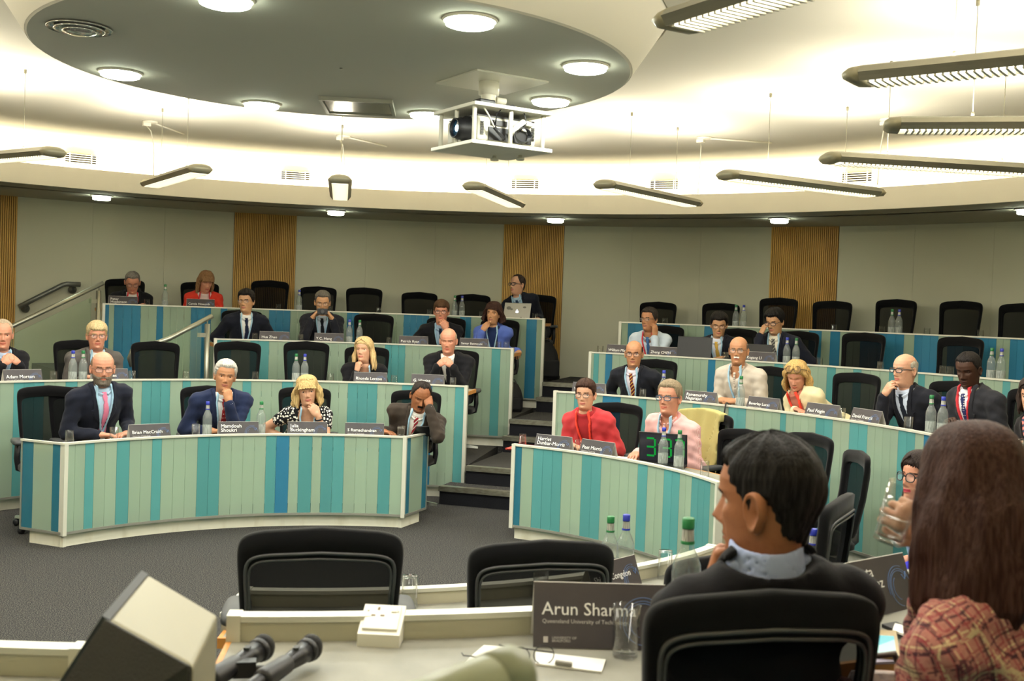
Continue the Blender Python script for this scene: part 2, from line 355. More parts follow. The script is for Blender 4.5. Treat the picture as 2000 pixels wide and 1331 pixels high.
# wall vents in the cove
for x,y,lab in [(157,311,'white slotted wall vent above the fascia behind the leftmost lamps'),(577,344,'white slotted wall vent left of the end-on pendant lamp'),(1026,361,'white slotted wall vent above the lamp right of the projector'),(1298,362,'white slotted wall vent above the second lamp right of the projector'),(1675,347,'white slotted wall vent above the long lamp at the right')]:
    p=cyl(x,y,6.99); t=thing('wall_vent',lab,'vent',p,facing(p),'slotted vents in the cove wall')
    b=MB(); b.box((0,.006,0),(.33,.008,.115)); b.build('throat',M['black'],t)
    for q in range(5): MB().box((0,.016,-.048+q*.024),(.34,.012,.008)).build('slat',M['white_pl'],t)
    for q in (-.17,-.115,.115,.17): MB().box((q,.019,0),(.010,.016,.125)).build('mullion',M['white_pl'],t)
# pendant lamps
def lamp_mesh():
    prof=[(-.10,.0),(-.075,.028),(-.04,.04),(0,.043),(.04,.04),(.075,.028),(.10,0),(.088,-.014),(.076,-.032),(.07,-.032),(.07,-.008),(-.07,-.008),(-.07,-.032),(-.076,-.032),(-.088,-.014)]
    b=MB(); P=[[Vector((x,y,z)) for x,z in prof] for y in (-.735,.735)]; b.grid(P,True,False,0,False); return b
def lamp_end(s):
    prof=[(-.10,.0),(-.075,.028),(-.04,.04),(0,.043),(.04,.04),(.075,.028),(.10,0),(.076,-.032),(0,-.033),(-.076,-.032)]
    b=MB(); P=[[Vector((x*k,s*(.735+dy),z*kz)) for x,z in prof] for dy,k,kz in ((0,1,1),(.05,.95,.9),(.075,.8,.5),(.08,.4,.1))]; b.grid(P,True,False,0,True,True,True); return b
me_h=lamp_mesh().mesh('housing',[M['lamp']]); me_e=[lamp_end(s).mesh('end_cap',[M['lamp_dark']]) for s in(-1,1)]
b=MB(); b.box((0,0,-.011),(.136,1.46,.003)); me_l=b.mesh('lens',[M['lens']])
b=MB()
for q in range(48): y_=-.70+q*.0298; b.add([(x,y_+dy,z) for x in(-.069,.069) for dy,z in((-.006,-.040),(.006,-.040),(.0,-.014))],[(0,1,2),(5,4,3),(0,3,4,1),(1,4,5,2),(2,5,3,0)])
me_v=b.mesh('louvre',[M['louvre']])
lamp_lab=['pendant lamp seen end-on below the drum','pendant lamp just right of the projector','second pendant lamp right of the projector, above the aisle','third pendant lamp right of the projector, over the right bank','long pendant lamp with louvre reaching the right frame edge, lowest of them','level pendant lamp with dark louvre at the right frame edge, below the topmost','louvred pendant lamp high at the right, rising to the frame edge','large louvred pendant lamp at the top edge beside the drum']
for k,(a,lr) in enumerate(LAMPS):
    lab=lamp_lab[k] if k<8 else {14:'leftmost pendant lamp, cut by the left frame edge',15:'pendant lamp left of the end-on lamp, pointing down left'}.get(k,'pendant lamp on the side of the room out of view')
    t=thing('pendant_lamp',lab,'ceiling lamp',pol(lr,a,2.862),-R_(a),'radial pendant lamps')
    link('housing',me_h,t); link('end_cap',me_e[0],t); link('end_cap',me_e[1],t); link('lens',me_l,t); tag(link('louvre',me_v,t),kind='stuff')
    for y in (-.38,.42):
        MB().rod((0,y,.042),(0,y,ZC-2.862),.0022,6).rod((0,y,ZC-2.862-.03),(0,y,ZC-2.862),.010,8).rod((0,y,.04),(0,y,.065),.008,8).build('suspension_wire',M['wire'],t)
# cable outlets on the ceiling with a conduit
for x,y,lab in [(293,237,'small white ceiling outlet box with conduit left of the end-on lamp'),(670,265,'small white ceiling outlet box above the end-on lamp'),(1375,268,'small white ceiling outlet box above the lamps over the right bank'),(1735,232,'small white ceiling outlet box near the louvred lamps')]:
    p=onz(x,y,ZC); t=thing('ceiling_outlet',lab,'outlet box',p,facing(p),'ceiling outlet boxes')
    MB().lathe([(.07,0),(.07,-.012),(.055,-.02),(.001,-.022)],16).build('base_disc',M['white_pl'],t)
    MB().box((.03,0,-.035),(.07,.05,.03)).build('plug',M['white_pl'],t)
    MB().tube([(.03,0,-.05),(.0,.05,-.10),(-.02,.1,-.25),(-.02,.12,-.55)],.005,6).build('flex',M['white_pl'],t)
    MB().rod((-.05,-.02,-.012),(-.45,-.5,-.012),.010,8).build('conduit',M['white_pl'],t)
# ---------------------------------------------------------------- projector on its tray
pt=thing('projector_mount','white two-shelf ceiling tray on a pole with plate, carrying the projector','mount',(-.17,6.62,ZD))
p4=[onz(x,y,2.78) for x,y in [(843,298),(940,279),(1078,297),(976,314)]]
e1=(p4[2]-p4[1]); heading=math.atan2(e1.y,e1.x); c=sum(p4,Vector())/4
pt.location=(c.x,c.y,ZD); pt.rotation_euler=(0,0,heading)
A,Bv=.53,.53
zb=2.78-ZD; ztop=3.0-ZD
bevel(MB().box((0,0,zb+.011),(.56,.50,.022)).build('lower_shelf',M['white_pl'],pt),.004)
bevel(MB().box((0,0,ztop+.012),(.54,.50,.022)).build('upper_shelf',M['white_pl'],pt),.004)
for x,y in((-.24,-.2),(.0,-.215),(.24,-.2),(-.24,.2),(.0,.215),(.24,.2),(-.245,0)):
    MB().rod((x,y,zb+.02),(x,y,ztop+.005),.013,12).build('post',M['white_pl'],pt)
MB().rod((-.03,.0,ztop+.02),(-.03,0,-.005),.045,20).lathe([(.062,-.09),(.062,-.002)],20,0,(-.03,0,0)).build('pole',M['white_pl'],pt)
bevel(MB().box((.0,.02,-.006),(.5,.5,.012)).build('ceiling_plate',M['white_pl'],pt),.002)
MB().rod((.01,-.03,-.12),(.07,-.03,-.12),.02,12).build('clamp',M['white_pl'],pt)
for x,y in((.1,.12),(.2,-.02)): MB().lathe([(.012,0),(.012,-.012),(.026,-.016),(.026,-.028),(.02,-.032)],14,0,(x,y,zb)).build('thumb_nut',M['white_pl'],pt)
bevel(MB().box((-.12,-.1,ztop+.045),(.11,.09,.04)).build('cable_box',M['black'],pt),.008)
bevel(MB().box((.17,.04,ztop+.035),(.16,.2,.025)).build('extender_box',M['black'],pt),.006)
pr=thing('projector','silver grey projector with large black lens between the two shelves','projector',(c.x,c.y,2.803),heading)
bevel(MB().box((.01,.02,.085),(.42,.36,.15)).build('body',mat('projector_grey','b3b0a2',.45),pr),.02,3)
MB().box((.01,.02,.163),(.40,.34,.008)).build('top_panel',M['black'],pr)
d=Vector((-1,0,0)); o=Vector((-.2,-.05,.085))
MB().lathe([(.078,-.01),(.078,.015),(.066,.02),(.066,.055),(.058,.06),(.058,.09),(.05,.088),(.048,.07)],28,0,o,axis=d,cap0=False,cap1=False).build('lens_barrel',M['black'],pr)
MB().lathe([(.001,.068),(.048,.07)],24,0,o,axis=d,cap0=False,cap1=False).build('lens_glass',mat('projector_lens','24435e',.05,coat=1.),pr)
MB().lathe([(.001,.071),(.02,.071)],16,0,o,axis=d,cap0=False,cap1=False).build('lamp_glow',emis('projector_beam','bfe4ff',9),pr)
b=MB(); b.box((.03,-.164,.06),(.30,.008,.075)); b.box((-.05,-.166,.125),(.11,.008,.03)); b.build('connector_panel',M['black'],pr)
b=MB()
for q in range(9): b.box((-.165,-.163,.05+q*.009),(.022,.006,.005)); b.box((.19,-.163,.05+q*.009),(.022,.006,.005))
tag(b.build('air_slot',M['black'],pr),kind='stuff')
cb=MB(); 
for q in range(4):
    cb.tube([Vector((.1+.045*math.cos(t_)*(1+.1*q),-.185-.006*q,.07+.05*math.sin(t_)*(1-.06*q))) for t_ in np.linspace(0,2*math.pi,17)],.004,6)
cb.tube([(-.08,-.17,.11),(-.09,-.2,.17),(-.05,-.22,.22),(.02,-.2,.235),(.09,-.21,.21),(.12,-.2,.14),(.08,-.19,.09)],.004,6)
cb.build('black_cable',M['black'],pr)
MB().tube([(.02,-.17,.06),(.05,-.2,.11),(.10,-.19,.145),(.17,-.17,.14)],.018,10).build('grey_hose',M['white_pl'],pr)
MB().tube([(-.2,-.20,.225),(-.15,-.215,.15),(-.11,-.21,.09)],.005,6).tube([(-.11,-.21,.09),(-.03,-.2,.03)],.011,8,1).build('pull_cord',[M['white_pl'],M['black']],pr)
# ---------------------------------------------------------------- left stair balustrades
def balustrade(name,label,rail_pts,post_top,post_bot,glass,endcap):
    t=thing(name,label,'handrail',Vector(post_bot))
    o=t.location
    MB().tube([Vector(p)-o for p in rail_pts],.026,12).build('top_rail',M['rail'],t)
    MB().rod(Vector(post_bot)-o,Vector(post_top)-o,.028,14).rod(Vector(post_top)-o,Vector(post_top)-o+Vector((0,0,.06)),.008,8).build('post',M['rail'],t)
    q=[Vector(p)-o for p in glass]; nrm=(q[1]-q[0]).cross(q[2]-q[0]).normalized()*.006
    m=len(q); MB().add([p+nrm for p in q]+[p-nrm for p in q],[tuple(range(m)),tuple(range(2*m-1,m-1,-1))]+[(k,(k+1)%m,m+(k+1)%m,m+k) for k in range(m)]).build('glass_pane',M['balglass'],t)
    cl=Vector(post_top)-o; MB().box(cl+Vector((-.05,-.02,-.12)),(.09,.03,.045)).box(cl+Vector((-.05,-.02,-.75)),(.09,.03,.045)).build('glass_clamp',M['rail'],t)
A=lambda r,a,z: pol(r,a,z)
balustrade('balustrade','brushed steel balustrade with glass pane at the upper left stair, left of the top row',[cyl(-120,705,6.8),cyl(25,637,6.8),cyl(202,553,6.8)],cyl(193,568,6.8),A(6.8,ang(cyl(193,640,6.8)),zf(2)),[A(6.8,ang(cyl(178,600,6.8)),zf(2)+.1),A(6.8,ang(cyl(178,600,6.8)),1.80),cyl(30,650,6.8),cyl(-120,722,6.8),A(6.8,ang(cyl(-120,722,6.8)),zf(2)+.1)],None)
e=cyl(247,690,5.62)
balustrade('balustrade','brushed steel balustrade with glass pane and down-turned end behind an empty chair',[cyl(258,716,5.62),cyl(253,700,5.62),e+Vector((.05,0,.02)),cyl(330,662,5.62),cyl(415,617,5.62)],cyl(405,633,5.62),A(5.62,ang(cyl(405,720,5.62)),zf(2)),[A(5.62,ang(cyl(393,660,5.62)),zf(2)+.1),A(5.62,ang(cyl(393,660,5.62)),1.55),cyl(270,698,5.62),A(5.62,ang(cyl(270,690,5.62)),zf(2)+.1)],None)
t=thing('wall_handrail','dark grey handrail on round brackets fixed to the wall beside the stair','handrail',cyl(37,600,8.2))
o=t.location; MB().tube([cyl(37,600,8.2)-o,cyl(80,578,8.2)-o,cyl(122,557,8.2)-o,cyl(130,555,8.2)-o,cyl(157,556,8.2)-o],.03,12).build('rail',M['rail_dark'],t)
for x,y in((49,603),(141,566)):
    p=cyl(x,y,8.27); q=cyl(x,y-10,8.2); MB().lathe([(.05,0),(.05,.02),(.02,.03),(.02,.05)],16,0,p-o,axis=(pol(0,0,p.z)-p)).tube([p-o+(pol(0,0,p.z)-p).normalized()*.04,q-o],.012,8).build('bracket',M['rail_dark'],t)
# left stairs behind the glass
for k in range(3):
    a=-23.5-2.3*(k+1); s_=MB().sector(RR[3]+.1,RR[4],0,zf(3)-.109*(k+1)*.75,a,a+2.3,4).build('stair_block',M['carpet']); tag(s_,kind='structure')
for k in range(4):
    a=-34.8-2.*(k+1); s_=MB().sector(RR[4]+.1,RW-.02,0,zf(4)-.16*(k+1),a,a+2.,4).build('stair_block',M['carpet']); tag(s_,kind='structure')
# ---------------------------------------------------------------- curved desks faced with glass strips
def desk(label,i,R,a0,a1,spec,yfn,mod=.085,far=True,posts=(1,1),flank=(0,0),seed=1,cat='desk',first_low=None):
    z0=zf(i); zl=zf(max(i-1,1)) if first_low is None else first_low; zt=z0+HD; am=(a0+a1)/2
    L=pol(R+.28,am,z0); t=thing('curved_desk',label,cat,L); 
    loc=lambda b: [setattr(b,'v',[(x-L.x,y-L.y,z-L.z) for x,y,z in b.v]),b][1]
    n=max(8,int((a1-a0)/1.5))
    loc(MB().sector(R+.036,R+.42,z0+WT-.03,z0+WT,a0,a1,n)).build('worktop',M['worktop'],t)
    b=MB().sector(R+.42,R+.435,z0+WT-.034,z0+WT+.001,a0,a1,n)
    da=math.degrees(.012/R)
    b.sector(R+.036,R+.435,z0+WT-.034,z0+WT+.001,a0-da,a0,1).sector(R+.036,R+.435,z0+WT-.034,z0+WT+.001,a1,a1+da,1)
    loc(b).build('wood_edge',M['wood_edge'],t)
    loc(MB().sector(R+.012,R+.034,z0+WT-.048,zt-.004,a0,a1,n)).build('inner_lining',M['lining'],t)
    loc(MB().sector(R+.024,R+.032,zl+(.19 if zl==z0 else .235),zt-(.135 if zl==z0 else .16),a0+da,a1-da,n)).build('backing_board',M['backing'],t)
    loc(MB().sector(R-.008,R+.038,zt-.010,zt+.004,a0-da*.5,a1+da*.5,n)).build('edge_cap',M['alu_cap'],t)
    loc(MB().sector(R-.008,R+.014,zl+.098,zl+.116,a0,a1,n)).build('bottom_rail',M['alu'],t)
    loc(MB().sector(R+.045,R+.09,zl,zl+.10,a0+da,a1-da,n)).build('plinth',M['plinth'],t)
    for e,a in enumerate((a0,a1)):
        if posts[e]:
            q=da*2.6; s=1 if e==0 else -1
            lo,hi=sorted((a-s*q*.4,a+s*q*.6)); loc(MB().sector(R-.012,R+.04,zl+.09,zt+.0065,lo,hi,1)).build('end_post',M['alu_cap'],t)
        if flank[e]:
            # glass-clad end running outwards from the corner, with its own cap and plinth
            d=pol(1,a,0)-pol(0,a,0); d=Matrix.Rotation(-R_(flank[e][1]) ,3,'Z')@d; p0=pol(R,a,0); w_=flank[e][0]; nrm=Vector((d.y,-d.x,0)); nrm=nrm if e else -nrm
            ro=Matrix.Rotation(math.atan2(d.y,d.x),3,'Z')
            x=.03
            for fr,cc in flank[e][2]:
                ww=w_*fr; MB().box(p0+d*(x+ww/2)+Vector((0,0,(zl+.116+zt-.01)/2))-L,(ww-.002,.01,zt-.126-zl),0,ro).build('glass_panel',M[cc],t); x+=ww
            MB().box(p0+d*(w_/2+.02)+Vector((0,0,zt-.003))-L,(w_+.05,.03,.014),0,ro).build('edge_cap',M['alu_cap'],t)
            MB().box(p0+d*(w_/2+.02)+Vector((0,0,zl+.107))-L,(w_+.03,.02,.018),0,ro).box(p0+d*(w_+.035)+Vector((0,0,(zl+.1+zt)/2))-L,(.014,.02,zt-zl-.1),0,ro).build('bottom_rail',M['alu'],t)
            MB().box(p0+d*(w_/2+.0)-nrm*.04+Vector((0,0,zl+.05))-L,(w_-.05,.03,.10),0,ro).build('plinth',M['plinth'],t)
    # strips
    rg=random.Random(seed)
    segs=[]
    for x0,x1,c in spec:
        A0=ang(cyl(x0,yfn(x0),R,far)); A1=ang(cyl(x1,yfn(x1),R,far)); lo,hi=sorted((A0,A1)); segs.append([max(lo,a0),min(hi,a1),c])
    segs=sorted(s for s in segs if s[1]>s[0]); full=[]; cur=a0
    md=math.degrees(mod/R)
    def rnd_fill(lo,hi):
        x=lo; last='p'
        while x<hi-.01:
            c=rg.choice('tbd' if i>2 else 'ttd') if last=='p' else 'p'; k=rg.choice((1,1,2)) if c!='p' else rg.choice((2,3,4))
            e=min(hi,x+k*md); 
            if hi-e<md*.6: e=hi
            full.append((x,e,c)); x=e; last=c
    for lo,hi,c in segs:
        if lo>cur+md*.3: rnd_fill(cur,lo)
        else: lo=cur
        if hi>lo: full.append((lo,hi,c)); cur=hi
    if cur<a1-md*.3: rnd_fill(cur,a1)
    cache={}
    for lo,hi,c in full:
        k=max(1,round((hi-lo)/md))
        for q in range(k):
            l=lo+(hi-lo)*q/k; h=lo+(hi-lo)*(q+1)/k; wdt=round(h-l,2)
            if (wdt,c) not in cache:
                b=MB(); P=[]
                g=wdt/2-math.degrees(.0009/R)
                for a in (-g,g): P.append([Vector((r*math.sin(R_(a)),r*math.cos(R_(a)),z)) for r,z in((R,zl+.116),(R+.009,zl+.116),(R+.009,zt-.010),(R,zt-.010))])
                b.grid(P,True,False,0,False,True,True); cache[(wdt,c)]=b.mesh('glass_panel',[M[c]])
            o=link('glass_panel',cache[(wdt,c)],t,(CX-L.x,CY-L.y,-L.z),-R_((l+h)/2)); o['label']={'p':'pale green glass strip','t':'teal glass strip','b':'blue glass strip','d':'deep teal glass strip'}[c]
    # supports under the worktop
    k=max(2,int((a1-a0)/math.degrees(.95/R)))
    for q in range(k+1):
        a=a0+(a1-a0)*(.04+.92*q/k); g=math.degrees(.015/R)
        loc(MB().sector(R+.05,R+.13,z0,z0+WT-.03,a-g,a+g,1)).build('support_panel',M['lining'],t)
    return t
mid=lambda y0,y1,x0=0,x1=1000: (lambda x: y0+(y1-y0)*(x-x0)/(x1-x0))
D1=desk('innermost curved glass-fronted desk where the bald bearded man with pink tie sits',1,2.502,-57.3,5.0,
 [(127,165,'p'),(165,182.5,'t'),(182.5,226.5,'p'),(226.5,251.5,'t'),(251.5,295.5,'p'),(295.5,314,'t'),(314,384,'p'),(384,428,'t'),(428,517.5,'p'),(517.5,537.5,'t'),(537.5,563,'b'),(563,582,'p'),(582,608,'t'),(608,626,'p'),(626,670.5,'t'),(670.5,738,'p'),(738,761.5,'t'),(761.5,792,'p')],mid(955,930),
 flank=((.37,-10,[(.22,'d'),(.5,'p'),(.28,'d')]),(.37,17,[(.16,'d'),(.62,'p'),(.22,'d')])),seed=3)
D2=desk('second-tier curved glass-fronted desk on the left bank, with the empty chairs in its middle',2,4.076,-78,9.05,
 [(0,26,'p'),(26,85,'t'),(85,127,'p'),(127,150,'t'),(150,276,'p'),(276,331,'t'),(331,355,'p'),(355,371,'t'),(371,472,'p'),(472,489,'t'),(489,549,'p'),(549,571,'t'),(571,677.5,'p'),(677.5,735,'t'),(735,783,'p'),(783,834,'t'),(834,842,'b'),(842,887,'p'),(887,911,'t')],mid(800,830),seed=5)
D3=desk('third-tier curved glass-fronted desk of the left bank, with the man holding a camera',3,5.614,-21.9,11.0,
 [(421,450,'t'),(450,487,'p'),(487,524,'t'),(524,560,'p'),(560,580,'t'),(580,660,'p'),(660,690,'p'),(690,750,'p'),(750,790,'t'),(790,860,'p'),(860,880,'t'),(880,959,'p'),(959,976,'t'),(976,1000,'p')],mid(720,735),seed=8)
D4=desk('top-tier curved glass-fronted desk of the left bank, below the woman in red',4,6.907,-31.0,12.0,
 [(212,222,'p'),(222,274,'b'),(274,305,'p'),(305,318,'b'),(318,372,'p'),(372,411,'b'),(411,430,'p'),(430,443,'b'),(443,524,'p'),(524,566,'b'),(566,676,'p'),(676,700,'b'),(700,787,'p'),(787,837,'b'),(837,897,'p'),(897,919,'b'),(919,1014,'p'),(1014,1027,'p'),(1027,1047,'b'),(1047,1064,'p')],mid(640,670),seed=9)
Q1=desk('innermost curved glass-fronted desk of the right bank, with the woman in the red jacket',1,2.502,26.2,76,
 [(1000,1016.5,'d'),(1016.5,1039,'p'),(1039,1095,'t'),(1095,1134,'p'),(1134,1171.5,'t'),(1171.5,1243,'p'),(1243,1262,'t'),(1262,1294,'p'),(1294,1325,'t'),(1325,1348.5,'p'),(1348.5,1385,'t'),(1385,1402,'p')],mid(955,1010,1000,1400),seed=4)
Q2=desk('second-tier curved glass-fronted desk of the right bank, with the blonde woman writing',2,4.076,21.3,95,
 [(1084,1089,'p'),(1089,1120,'p'),(1120,1129,'t'),(1129,1175,'p'),(1175,1194,'b'),(1194,1210,'b'),(1210,1245,'p'),(1245,1260,'t'),(1260,1350,'p'),(1350,1365,'t'),(1365,1420,'p'),(1420,1454,'t'),(1454,1521,'p'),(1521,1532,'t'),(1532,1590,'p'),(1590,1623,'t'),(1623,1656,'p'),(1656,1691,'t'),(1691,1751,'p'),(1751,1784,'t'),(1784,1801,'p'),(1801,1821,'b')],mid(820,930,1100,1800),seed=6)
Q3=desk('third-tier curved glass-fronted desk of the right bank, with the black laptops',3,5.614,19.8,86,
 [(1154,1159,'p'),(1159,1169,'t'),(1169,1182,'p'),(1182,1195,'b'),(1195,1310,'p'),(1310,1382,'p'),(1382,1396,'b'),(1396,1511,'p'),(1511,1528,'t'),(1528,1614,'p'),(1614,1631,'t'),(1631,1665,'p'),(1665,1681,'t'),(1681,1735,'p'),(1735,1760,'t'),(1760,1792,'p'),(1792,1805,'t'),(1805,1840,'p'),(1840,1860,'t'),(1860,1957,'p'),(1957,1972,'t'),(1972,2000,'p')],mid(720,780,1150,2000),seed=7)
Q4=desk('top-tier curved glass-fronted desk of the right bank, in front of the row of empty chairs',4,6.907,19.7,86,
 [(1210,1226,'p'),(1226,1327,'b'),(1327,1375,'p'),(1375,1400,'b'),(1400,1579,'p'),(1579,1604,'b'),(1604,1621,'p'),(1621,1640,'b'),(1640,1680,'p'),(1680,1731,'b'),(1731,1765,'b'),(1765,1785,'p'),(1785,1832,'b'),(1832,1850,'p'),(1850,1945,'b'),(1945,1972,'p'),(1972,2000,'b')],mid(650,690,1210,2000),seed=10)
N1=desk('near curved desk beyond the empty chairs, its white-capped back towards the camera',1,2.44,124,177.4,[],mid(0,0),.17,False,seed=11,flank=(0,(.3,2,[(.5,'p'),(.5,'d')])))
N2=desk('near grey-topped curved desk with microphones and socket box',2,3.93,100,173.8,[],mid(0,0),.17,False,seed=12)
N3=desk('near desk at the lower left edge with the loudspeaker on it',2,4.19,177.6,235,[],mid(0,0),.17,False,seed=13)
N4=desk('desk directly in front of the camera, mostly below the picture',3,5.614,120,185,[],mid(0,0),.17,False,seed=14)
# ---------------------------------------------------------------- office chairs
def seat_pt(u,v,off=0.):     # backrest surface: u across, v up
    hw=.197+.043*v**.8; x=u*hw; z=.50+.565*v-.030*u*u*v**2; y=-.205-.075*v-.02*math.sin(v*3.1)+.030*u*u+off; return Vector((x,y,z))
def backloop(ku,v0,v1,n,off,e=12.):
    P=[]
    for k in range(n):
        t=2*math.pi*k/n; c,s=math.cos(t),math.sin(t); u=ku*math.copysign(abs(c)**(2/e),c); v=(v0+v1)/2+(v1-v0)/2*math.copysign(abs(s)**(2/e),s); P.append(seat_pt(u,v,off))
    return P
def chair_meshes():
    m={}; n=72
    b=MB(); b.grid([backloop(*a) for a in ((.865,.075,.845,n,-.008),(.875,.07,.85,n,-.022),(.98,.01,.99,n,-.024),(1.,0,1.,n,-.012),(1.,0,1.,n,.004),(.98,.01,.99,n,.014),(.875,.07,.85,n,.012),(.865,.075,.845,n,0.))],True,True,0,True); m['back_frame']=b.mesh('back_frame',[M['black_fab']])
    b=MB(); b.grid([[seat_pt(u*.885,.065+.79*v,-.003) for u in np.linspace(-1,1,13)] for v in np.linspace(0,1,13)],False,False,0,True); m['back_mesh']=b.mesh('back_mesh',[M['mesh']])
    b=MB()
    for k,(ku,v0,v1) in enumerate(((.905,.05,.875),(.868,.07,.845))):
        L=backloop(ku,v0,v1,n,-.026); L.append(L[0]); b.tube(L,.0052 if k==0 else .004,6)
    m['rear_piping']=b.mesh('rear_piping',[M['grey_pl']])
    b=MB()
    P=[]
    for k,z in ((.90,.425),(1.,.44),(1.,.47),(.94,.482),(.7,.487)):
        P.append([Vector((math.copysign(abs(math.cos(t))**.35,math.cos(t))*.245*k,.02+math.copysign(abs(math.sin(t))**.35,math.sin(t))*.24*k,z)) for t in np.linspace(0,2*math.pi,40,endpoint=False)])
    b.grid(P,True,False,0,True,True,True); m['seat']=b.mesh('seat',[M['black_fab']])
    b=MB().tube([(0,-.05,.41),(0,-.2,.40),(0,-.27,.46),(0,-.275,.62)],[.03,.035,.03,.022],10).box((0,0,.40),(.22,.28,.05)); m['back_support']=b.mesh('back_support',[M['grey_pl']])
    for s in(-1,1):
        b=MB().tube([(s*.18,-.02,.42),(s*.240,-.03,.44),(s*.250,-.03,.52),(s*.250,0,.645)],[.02,.022,.024,.02],8); m['armrest%d'%s]=b.mesh('armrest',[M['black']])
        P=[]
        for k,z in ((.85,.64),(1.,.648),(1.,.664),(.86,.675)): P.append([Vector((s*.255+math.copysign(abs(math.cos(t))**.6,math.cos(t))*.042*k,.02+math.copysign(abs(math.sin(t))**.6,math.sin(t))*.135*k,z)) for t in np.linspace(0,2*math.pi,24,endpoint=False)])
        m['pad%d'%s]=MB().grid(P,True,False,0,True,True,True).mesh('arm_pad',[M['pad']])
    m['gas_column']=MB().lathe([(.03,.08),(.03,.25),(.018,.25),(.018,.42)],14).mesh('gas_column',[M['black']])
    b=MB().grid([[Vector((x,y,z)) for x,z in ((-w_,h0),(w_,h0),(w_*.7,h1),(-w_*.7,h1))] for y,w_,h0,h1 in ((.0,.035,.07,.115),(.15,.026,.065,.10),(.29,.018,.06,.08))],True,False,0,False,True,True); m['base_arm']=b.mesh('base_arm',[M['chrome']])
    b=MB().lathe([(.001,-.022),(.02,-.022),(.027,-.012),(.027,.012),(.02,.022),(.001,.022)],14,0,(0,.28,.028),axis=Vector((1,0,0))).rod((0,.28,.03),(0,.28,.062),.008,8); m['caster']=b.mesh('caster',[M['black']])
    return m
CM=chair_meshes()
def make_chair(lift,simple):
    t=thing('office_chair','x','chair')
    for k,nm in (('seat','seat'),('back_frame','back_frame'),('back_mesh','back_mesh'),('rear_piping','rear_piping'),('back_support','back_support')):
        link(nm,CM[k],t,(0,0,lift))
    for s in(-1,1):
        a=link('armrest',CM['armrest%d'%s],t,(0,0,lift)); link('arm_pad',CM['pad%d'%s],a)
    c=link('gas_column',CM['gas_column'],t); c.scale=(1,1,1+lift/.42)
    for k in range(5):
        a=link('base_arm',CM['base_arm'],t); a.rotation_euler=(0,0,2*math.pi*k/5+.3)
        if not simple: link('caster',CM['caster'],a)
    return t
N_CH=0
def chair(p,i,label,turn=0.,lift=0.,simple=False,group=None):
    t=make_chair(lift,simple); t.location=(p[0],p[1],zf(i)); t.rotation_euler=(0,0,facing(p)+R_(turn)); tag(t,label,'chair',group); return t
def chair_px(x,y,i,label,dr=1.0,turn=0.,far=True,R=None,group=None,arm_up=0.):
    R=R or RR[i]; p=cyl(x,y,R+dr,far); lift=max(-.09,min(.14,p.z-zf(i)-1.062)); a=ang(p); q=pol(R+dr-.285,a)
    t=chair(q,i,label,turn,lift,group=group)
    for c in t.children:
        if arm_up and c.name.startswith('armrest'): c.location.z+=arm_up
    return t
EC='black mesh-back office chair'
for x,y,i,l in [
 (528,548,4,'empty %s at the ribbed oak panel, beside the woman in red'%EC),(622,560,4,'empty %s behind the man holding a camera'%EC),
 (712,562,4,'empty %s in the top left row, third right of the oak panel'%EC),(820,571,4,'empty %s in the top row behind the man covering his mouth'%EC),(924,575,4,'empty %s behind two bottles, beside the silver laptop'%EC),
 (731,613,3,'empty %s between the camera man and the man covering his mouth'%EC),
 (303,667,2,'empty %s standing before the lower balustrade'%EC),(464,667,2,'empty %s below the navy-suited man with lanyard, second row'%EC),(599,667,2,'empty %s behind two bottles, beside the long-haired blonde'%EC),
 (1287,590,4,'empty %s behind the man resting his cheek, top right bank'%EC),(1410,592,4,'empty %s behind the man with the yellow tie'%EC),(1523,582,4,'empty tall %s in front of the right oak panel'%EC),(1628,588,4,'empty %s right of the oak panel in the top right row'%EC),(1753,585,4,'empty %s behind two bottles on the top right desk'%EC),(1880,588,4,'empty %s in the top right row between two tumblers'%EC),(1998,593,4,'empty %s cut by the right frame edge, top row'%EC),
 (1690,650,3,'empty %s in the third tier right, above the man in dark glasses'%EC),(1880,658,3,'empty %s directly behind the man in charcoal suit'%EC),
]:
    chair_px(x,y,i,l)
0 and chair_px(1838,664,3,'empty %s turned sideways, half hidden behind its neighbour'%EC,dr=1.02,turn=62)
chair_px(70,754,1,'empty %s at the left end of the innermost desk'%EC,dr=1.0,turn=-20)
chair_px(1468,840,1,'empty %s beside the hanging cable, behind a near head'%EC,dr=1.02,turn=10)
chair_px(1592,847,1,'second empty %s right of the hanging cable, behind a near head'%EC,dr=.99,turn=6)
chair_px(1672,884,1,'empty %s seen side-on in front of the glass strips'%EC,dr=1.02,turn=-14)
chair_px(629,1032,1,'large empty %s with both armrests seen from behind, nearest the microphones'%EC,dr=1.0,far=False,R=2.44,arm_up=.085)
chair_px(1083,1056,1,'empty %s seen from behind, name card showing through its mesh'%EC,dr=.93,far=False,R=2.44,turn=-6)
p=Vector((1.07,4.42,0)); chair(p,1,'empty %s seen obliquely from behind, right of the dark suit'%EC,16,.09)
chair(pol(3.06,146.5),1,'%s barely showing beside the near green-capped bottle'%EC,-6,-.03)
p=cyl(1440,1155,4.70,False); chair((p.x,p.y+.25,0),2,'near %s with the dark-suited man sitting in it, seen from behind'%EC,-8,-.062)
